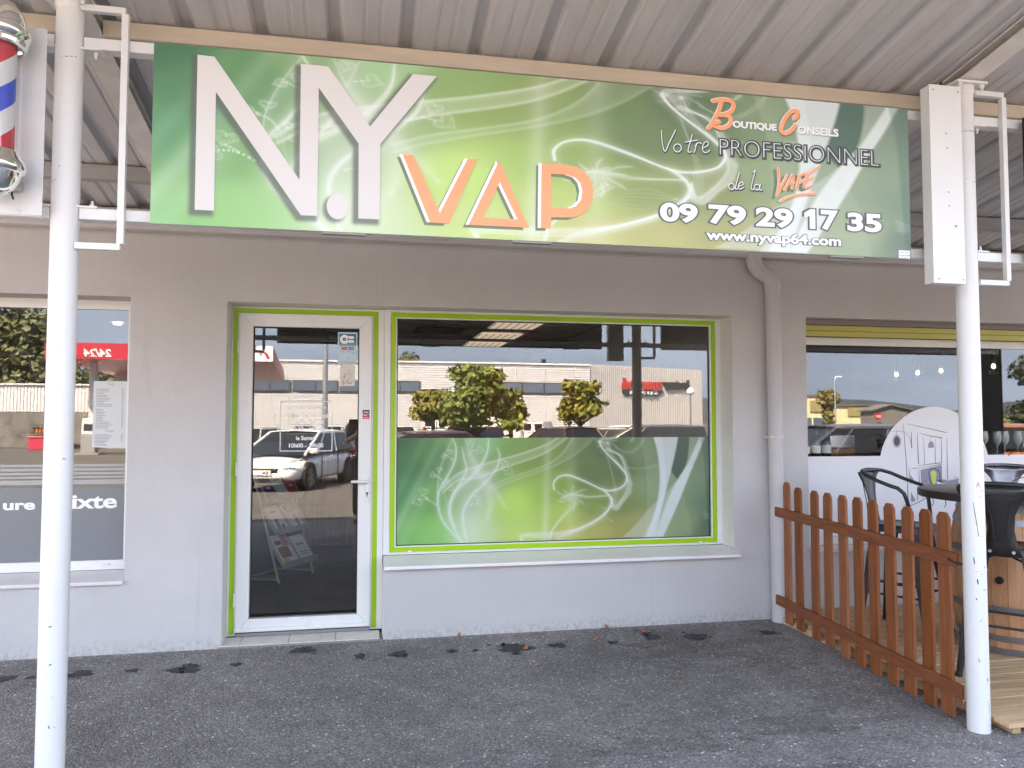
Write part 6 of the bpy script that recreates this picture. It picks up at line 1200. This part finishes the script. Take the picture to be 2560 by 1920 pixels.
for i, x in enumerate((62.5,66.5,71.0)):
    t = thing('roadside_tree', ['first','second','third'][i]+' dense dark tree counted from the shed along the road', 'tree', (x,-55,-0.4), 0, 'dark roadside trees'); b = MB(); b.tube([(x,-55,-0.4),(x,-55,3)], 0.2, 8); b.build('trunk', M_BARK, t); leaf_obj('crown', [(x+rg.uniform(-1,1),-55+rg.uniform(-1,1),3.2+rg.uniform(-1.6,3.2),1.6,1.6,1.5) for k in range(9)], 2600, 0.42, 30+i, M_DKW, t)
b = MB(); n = 90; rg = random.Random(2); hz = []
for i in range(n+1): x = -1400+2800*i/n; hz.append((x, 16+9*math.sin(x*0.006+1)+5*math.sin(x*0.017)+2.5*math.sin(x*0.06)+rg.uniform(-0.8,0.8)))
vs = []
for x, z in hz: vs += [(x,-500,-3),(x,-530,z*0.6),(x,-590,z),(x,-800,z*1.6)]
b.add(vs, [(i*4+j, (i+1)*4+j, (i+1)*4+j+1, i*4+j+1) for i in range(n) for j in range(3)]); tag(b.build('hills', mat('wooded_hill', (0.032,0.045,0.055), 0.95, var=0.35, vscale=0.05), smooth=True), kind='structure')

# ---------------------------------------------------------------- cars and vans
M_TYRE = mat('tyre', (0.018,0.018,0.018), 0.8); M_RIM = mat('alloy_rim', (0.45,0.45,0.46), 0.3, metal=0.8); M_CGL = mat('car_glass', (0.012,0.014,0.016), 0.05, spec=0.35); M_LAMP = mat('headlamp', (0.55,0.57,0.6), 0.1, metal=0.4); M_TAIL = mat('tail_lamp', (0.35,0.01,0.015), 0.2); M_TRIM = mat('black_trim', (0.015,0.015,0.016), 0.5)
def car(label, x, y, heading, col, L=4.2, W=1.78, H=1.45, kind='hatch', cat='car', plate=None, group='cars in the car park'):
    """nose towards +x in its own frame"""
    t = thing('van' if kind == 'van' else 'parked_car', label, cat, (x,y,GZ(y)), heading, group); paint = mat('paint_%02d%02d%02d' % tuple(int(c*99) for c in col), col, 0.25, coat=0.6); hw = W/2
    belt = 0.64*H if kind != 'van' else 0.55*H
    S = [(-.5,.38,.60*H/1.45*1.0,.78),(-.485,.28,belt-.04,.90),(-.42,.22,belt,.97),(-.25,.2,belt,1.0),(0.05,.2,belt-.01,1.0),(.22,.2,belt-.03,.99),(.34,.21,belt-.12,.96),(.43,.23,belt-.22,.91),(.485,.26,belt-.33,.80),(.5,.34,belt-.45,.66)]
    b = MB(); sec = 9; vs = []
    for fx, zl, zt, w in S:
        w *= hw; zm = (zl+zt)/2
        for yy, zz in ((-w*.9,zl),(-w,zl+.10),(-w*1.0,zm),(-w*.96,zt-.06),(0,zt+.035),(w*.96,zt-.06),(w*1.0,zm),(w,zl+.10),(w*.9,zl)): vs.append((fx*L, yy if abs(yy) > 0 else 0, zz))
    n = len(S); fs = [(i*sec+j, i*sec+(j+1) % sec, (i+1)*sec+(j+1) % sec, (i+1)*sec+j) for i in range(n-1) for j in range(sec)]; fs += [tuple(range(sec))[::-1], tuple((n-1)*sec+j for j in range(sec))]
    b.add(vs, fs); body = b.build('body', paint, t, smooth=True, local=True); sb = body.modifiers.new('sub','SUBSURF'); sb.levels = 1; sb.render_levels = 2
    if kind == 'hatch': bx = [(-.47,.345),(-.36,.06)]; rz = H
    elif kind == 'estate': bx = [(-.47,.30),(-.43,.10)]; rz = H
    else: bx = [(-.495,.36),(-.48,.20)]; rz = H
    (b0, b1), (r0, r1) = bx; zb = belt-.03; wb_, wr = hw*.93, hw*.74 if kind != 'van' else hw*.86
    base = [(b0*L,-wb_,zb),(b1*L,-wb_*.96,zb-.03),(b1*L,wb_*.96,zb-.03),(b0*L,wb_,zb)]; topr = [(r0*L,-wr,rz-.07),(r1*L,-wr,rz-.07),(r1*L,wr,rz-.07),(r0*L,wr,rz-.07)]
    b = MB(); b.add(base+topr, [(0,1,5,4),(1,2,6,5),(2,3,7,6),(3,0,4,7)]); b.build('window_glass', M_CGL if kind != 'van' else paint, t, local=True)
    if kind == 'van':
        for s in (-1, 1): b = MB(); b.box(b0*L-.03, b0*L+.02, min(s*.08*W,s*.42*W), max(s*.08*W,s*.42*W), zb+.12, rz-.22); b.build('rear_window', M_CGL, t, local=True, bevel=0.02)
        b = MB(); q = lambda k, s, f: Vector(base[k]).lerp(Vector(topr[k]), f); b.add([q(1,0,.12)+Vector((.02,.08,0)),q(2,0,.12)+Vector((.02,-.08,0)),q(2,0,.9)+Vector((.02,-.05,0)),q(1,0,.9)+Vector((.02,.05,0))], [(0,1,2,3)]); b.build('windscreen', M_CGL, t, local=True)
        b = MB(); b.box(b0*L-.035, b0*L-.02, -.012, .012, zb-.3, rz-.1); b.build('door_gap', M_TRIM, t, local=True)
    b = MB(); k = 5; vs = []
    for i in range(k+1):
        u = i/k; xx = (r0+(r1-r0)*u)*L; arch = .05*math.sin(math.pi*(0.12+0.8*u))
        for yy in (-1,-.7,0,.7,1): vs.append((xx, yy*wr*1.02, rz-.07+(arch+.02)*(1-yy*yy*.95)))
    b.add(vs, [(i*5+j, i*5+j+1, (i+1)*5+j+1, (i+1)*5+j) for i in range(k) for j in range(4)]); o = b.build('roof', paint, t, smooth=True, local=True, fix=False); sm = o.modifiers.new('solid','SOLIDIFY'); sm.thickness = .03
    for s in (-1, 1):
        b = MB()
        for p, q in ((base[1],topr[1]),(base[0],topr[0])): p, q = Vector(p), Vector(q); p.y = abs(p.y)*s; q.y = abs(q.y)*s; b.tube([p,q], .035, 6)
        for f in (0.42, 0.78): p = Vector(base[0]).lerp(Vector(base[1]), f); q = Vector(topr[0]).lerp(Vector(topr[1]), min(f*1.05,.9)); p.y = abs(p.y)*s; q.y = abs(q.y)*s; b.tube([p,q], .03, 6)
        p, q = Vector(topr[0]), Vector(topr[1]); p.y = abs(p.y)*s; q.y = abs(q.y)*s; b.tube([p,q], .03, 6); b.build('pillar', paint, t, local=True, smooth=True)
        b = MB(); b.box(b1*L-.28, b1*L-.12, min(s*hw*.95,s*(hw+.16)), max(s*hw*.95,s*(hw+.16)), zb+.0, zb+.13); b.build('mirror', paint, t, local=True, bevel=.03)
        b = MB()
        for fx in (-.02, -.26): b.box(fx*L-.08, fx*L+.08, min(s*hw*.99,s*(hw+.03)), max(s*hw*.99,s*(hw+.03)), belt-.16, belt-.13)
        b.build('door_handle', paint, t, local=True, bevel=.008)
        b = MB()
        for fx in (.14, -.12, -.33): b.box(fx*L-.006, fx*L+.006, min(s*hw*.975,s*(hw+.004)), max(s*hw*.975,s*(hw+.004)), .28, belt-.05)
        b.build('door_gap', M_TRIM, t, local=True)
        for fx in (.31, -.31):
            wc = MB(); wc.tube([(fx*L, s*(hw-.20), .315), (fx*L, s*(hw+.003), .315)], .375, 24); wc.build('wheel_arch', M_TRIM, t, local=True)
            wh = MB(); wh.tube([(fx*L, s*(hw-.19), .31), (fx*L, s*(hw+.012), .31)], .31, 26); wo = wh.build('wheel', M_TYRE, t, local=True, bevel=.02)
            rm = MB()
            for a in range(5): aa = 2*math.pi*a/5; rm.beam((fx*L,s*(hw+.016),.31), (fx*L+.19*math.cos(aa),s*(hw+.016),.31+.19*math.sin(aa)), .06, .02, (0,1,0))
            rm.lathe((0,0,0), [(.19,0),(.215,0),(.215,.01),(.19,.01)], 24); k0 = len(rm.v)-24*4
            for i in range(k0, len(rm.v)): a, c, d = rm.v[i]; rm.v[i] = (fx*L+a, s*(hw+.012+d), .31+c)
            rm.build('rim', M_RIM, wo, local=True)
        b = MB(); zz = belt-.30; b.add([(.44*L,s*hw*.90,zz+.10),(.485*L,s*hw*.72,zz+.02),(.495*L,s*hw*.50,zz-.03),(.492*L,s*hw*.50,zz+.05),(.465*L,s*hw*.76,zz+.12),(.40*L,s*hw*.945,zz+.17),(.41*L,s*hw*.945,zz+.08)], [(0,1,2,3,4),(0,4,5,6)]); b.xform(Matrix.Translation((.012,s*.012,.012))); b.build('headlight', M_LAMP, t, local=True, fix=False)
        b = MB(); b.box(-.502*L, -.45*L, min(s*hw*.66,s*hw*.95), max(s*hw*.66,s*hw*.95), belt-.24, belt-.06) if kind != 'van' else b.box(-.505*L, -.47*L, min(s*hw*.84,s*hw*.97), max(s*hw*.84,s*hw*.97), belt-.35, belt+.05); b.build('tail_light', M_TAIL, t, local=True, bevel=.02)
    b = MB(); b.box(.47*L, .502*L, -hw*.45, hw*.45, belt-.46, belt-.36); b.box(.45*L,.497*L,-hw*.6,hw*.6,.24,.36); b.build('grille', M_TRIM, t, local=True, bevel=.02)
    b = MB(); b.box(.502*L, .507*L, -.26, .26, .42, .53); b.box(-.512*L, -.507*L, -.26, .26, .62, .73); pt = b.build('number_plate', M_PWHITE, t, local=True)
    if plate:
        e = MB(); put_text(e, plate, -.20, -.05, .44, .51, 0, .02, mirror=False); e.v = [(.5085*L, a, z) for a, _, z in e.v]; e.build('plate_letters', M_BLACKP, pt, local=True)
    return t
h308 = math.atan2(.94,-.33)
car('clean white hatchback angled towards the shop door', -.72, -15.3, h308, (.74,.74,.75), 4.25, 1.80, 1.46, plate='EA')
car('dark brown hatchback seen from behind near the golden tree', 8.0, -21.6, R(-105), (.055,.028,.024), 4.2, 1.78, 1.50)
car('long dark grey estate with roof rails parked nearest the bar', 11.0, -20.8, R(-165), (.05,.05,.055), 4.6, 1.82, 1.56, 'estate')
car('dark maroon car low at the left of the shop window reflection', 2.4, -17.5, R(170), (.06,.03,.035), 4.3, 1.76, 1.40)
car('bright red small car under the largest tree', 6.6, -38.6, R(-92), (.55,.02,.03), 3.8, 1.68, 1.46)
car('black saloon beside the red car', 8.2, -38.4, R(95), (.02,.02,.022), 4.4, 1.78, 1.44)
car('large white delivery van with plain rear doors', 6.5, -54.5, R(-90), (.72,.72,.72), 5.6, 2.05, 2.5, 'van', 'van')
car('small white van with two rear windows', 14.9, -54.0, R(-62), (.72,.72,.73), 4.2, 1.75, 1.82, 'van', 'van')
car('white hatchback at the left of the delivery van', 4.2, -53, R(-88), (.72,.72,.72), 4.0, 1.70, 1.45)
car('white car second from the lamp post', -2.6, -45, R(-95), (.70,.70,.70), 4.1, 1.72, 1.48)
car('white car right beside the lamp post', -.9, -49, R(-88), (.70,.70,.70), 4.1, 1.72, 1.48)
car('silver hatchback behind the white hatchback bonnet', -3.2, -29, R(-70), (.42,.43,.44), 4.0, 1.70, 1.46)
car('black people carrier at the right of the lamp post', .9, -36, R(-92), (.03,.03,.03), 4.4, 1.82, 1.66, 'estate')
car('grey saloon behind the brown hatchback', 12.0, -30, R(-150), (.20,.21,.22), 4.4, 1.76, 1.42)
car('white car parked against the supermarket entrance', 16.5, -40, R(200), (.70,.70,.70), 4.2, 1.75, 1.5)
car('dark grey estate in front of the bar terrace', 11.2, -9.8, R(175), (.06,.062,.07), 4.6, 1.82, 1.50, 'estate')
car('burnt orange hatchback at the end of the terrace row', 16.6, -11.5, R(185), (.30,.10,.03), 4.1, 1.76, 1.55)

# ---------------------------------------------------------------- the person taking the picture
M_SKIN = mat('skin', (0.42,0.24,0.17), 0.55); M_SHIRT = mat('brown_shirt', (0.07,0.035,0.025), 0.8); M_SHORT = mat('dark_shorts', (0.03,0.022,0.02), 0.85); M_SHOE = mat('grey_trainer', (0.16,0.12,0.11), 0.7); M_HAIR = mat('brown_hair', (0.03,0.018,0.012), 0.6)
g0 = ground_z(-5.72); PX_, PY_ = 0.93, -5.74
PE = thing('person', 'person in brown shirt and dark trousers holding up a phone, mirrored in the door', 'person', (PX_,PY_,g0))
def skin_body(name, verts, edges, radii, m, root=0, sub=2):
    me = bpy.data.meshes.new(name); me.from_pydata([(x,y,z) for x, y, z in verts], edges, []); o = bpy.data.objects.new(name, me); COL.objects.link(o); o.parent = PE
    sk = o.modifiers.new('skin','SKIN'); lay = me.skin_vertices[0] if me.skin_vertices else None
    if lay is None: bpy.context.view_layer.objects.active = o; me.skin_vertices.new(name='s') if hasattr(me.skin_vertices,'new') else None; lay = me.skin_vertices[0]
    for i, r in enumerate(radii): lay.data[i].radius = r if isinstance(r, tuple) else (r, r); lay.data[i].use_root = (i == root)
    sb = o.modifiers.new('sub','SUBSURF'); sb.levels = sub; sb.render_levels = sub; me.materials.append(m); return o
# heights: 1.72 m tall; body faces +y
V = [(0,0,.92),(0,-.01,1.08),(0,-.01,1.28),(0,0,1.42),(0,.01,1.49),(0,.03,1.60),(0,.04,1.68), (-.10,0,.88),(-.12,.02,.50),(-.13,-.02,.10),(-.13,.14,.05), (.10,0,.88),(.11,.0,.50),(.12,-.04,.10),(.12,.12,.05),
     (-.17,0,1.40),(-.27,.05,1.17),(-.10,.30,1.30),(-.05,.36,1.38), (.17,0,1.40),(.27,.05,1.17),(.16,.30,1.30),(.12,.36,1.38)]
E_ = [(0,1),(1,2),(2,3),(3,4),(4,5),(5,6),(0,7),(7,8),(8,9),(9,10),(0,11),(11,12),(12,13),(13,14),(3,15),(15,16),(16,17),(17,18),(3,19),(19,20),(20,21),(21,22)]
RD = [(.15,.11),(.14,.10),(.16,.11),(.11,.08),.055,(.075,.095),(.06,.08),.085,.058,.04,.035,.085,.058,.04,.035,.055,.045,.034,.026,.055,.045,.034,.026]
skin_body('body', V, E_, RD, M_SKIN)
TV = [(0,0,.90),(0,-.01,1.08),(0,-.01,1.28),(0,0,1.41),(-.17,0,1.40),(-.25,.04,1.22),(.17,0,1.40),(.25,.04,1.22)]
skin_body('shirt', TV, [(0,1),(1,2),(2,3),(3,4),(4,5),(3,6),(6,7)], [(.165,.125),(.155,.115),(.172,.12),(.12,.09),.066,.062,.066,.062], M_SHIRT)
skin_body('trousers', [(0,0,.94),(-.10,0,.88),(-.12,.02,.50),(-.13,-.02,.11),(.10,0,.88),(.11,0,.50),(.12,-.04,.11)], [(0,1),(1,2),(2,3),(0,4),(4,5),(5,6)], [(.165,.125),.095,.068,.052,.095,.068,.052], M_SHORT)
for sx, yy in ((-.13,.06),(.12,.04)): skin_body('shoe', [(sx,yy-.09,.055),(sx,yy+.02,.05),(sx,yy+.13,.04)], [(0,1),(1,2)], [(.045,.05),(.045,.045),(.04,.035)], M_SHOE)
skin_body('hair', [(0,-.02,1.62),(0,-.01,1.69),(0,.03,1.715)], [(0,1),(1,2)], [(.08,.09),(.078,.085),(.06,.06)], M_HAIR)
for sx, bx in ((-1,-.05),(1,.12)):
    for k in range(4): z = 1.40+.02*k; skin_body('finger', [(bx,.365,z-.02),(bx+sx*-.012,.40,z),(bx-sx*.03,.405,z+.004),(bx-sx*.045,.395,z+.004)], [(0,1),(1,2),(2,3)], [.010,.009,.008,.007], M_SKIN, 0, 1)
    skin_body('thumb', [(bx,.36,1.385),(bx-sx*.02,.345,1.41),(bx-sx*.04,.35,1.42)], [(0,1),(1,2)], [.012,.010,.008], M_SKIN, 0, 1)
skin_body('face', [(0,.125,1.60),(0,.14,1.585),(0,.118,1.57)], [(0,1),(1,2)], [.012,.016,.012], M_SKIN, 0, 1)
b = MB()
for sx in (-.032,.032): b.lathe((PX_+sx, PY_+.118, g0+1.62), [(0,-.012),(.012,0),(0,.012)], 10)
b.build('eye', mat('dark_eye', (0.02,0.015,0.012), 0.3), PE)
t = thing('phone', 'black phone held up by the person', 'phone', (CAM[0],CAM[1]-.02,CAM[2])); MB().box(CAM[0]-.135, CAM[0]+.02, CAM[1]-.020, CAM[1]-.010, CAM[2]-.055, CAM[2]+.018).build('case', M_BLACKP, t, bevel=.003)
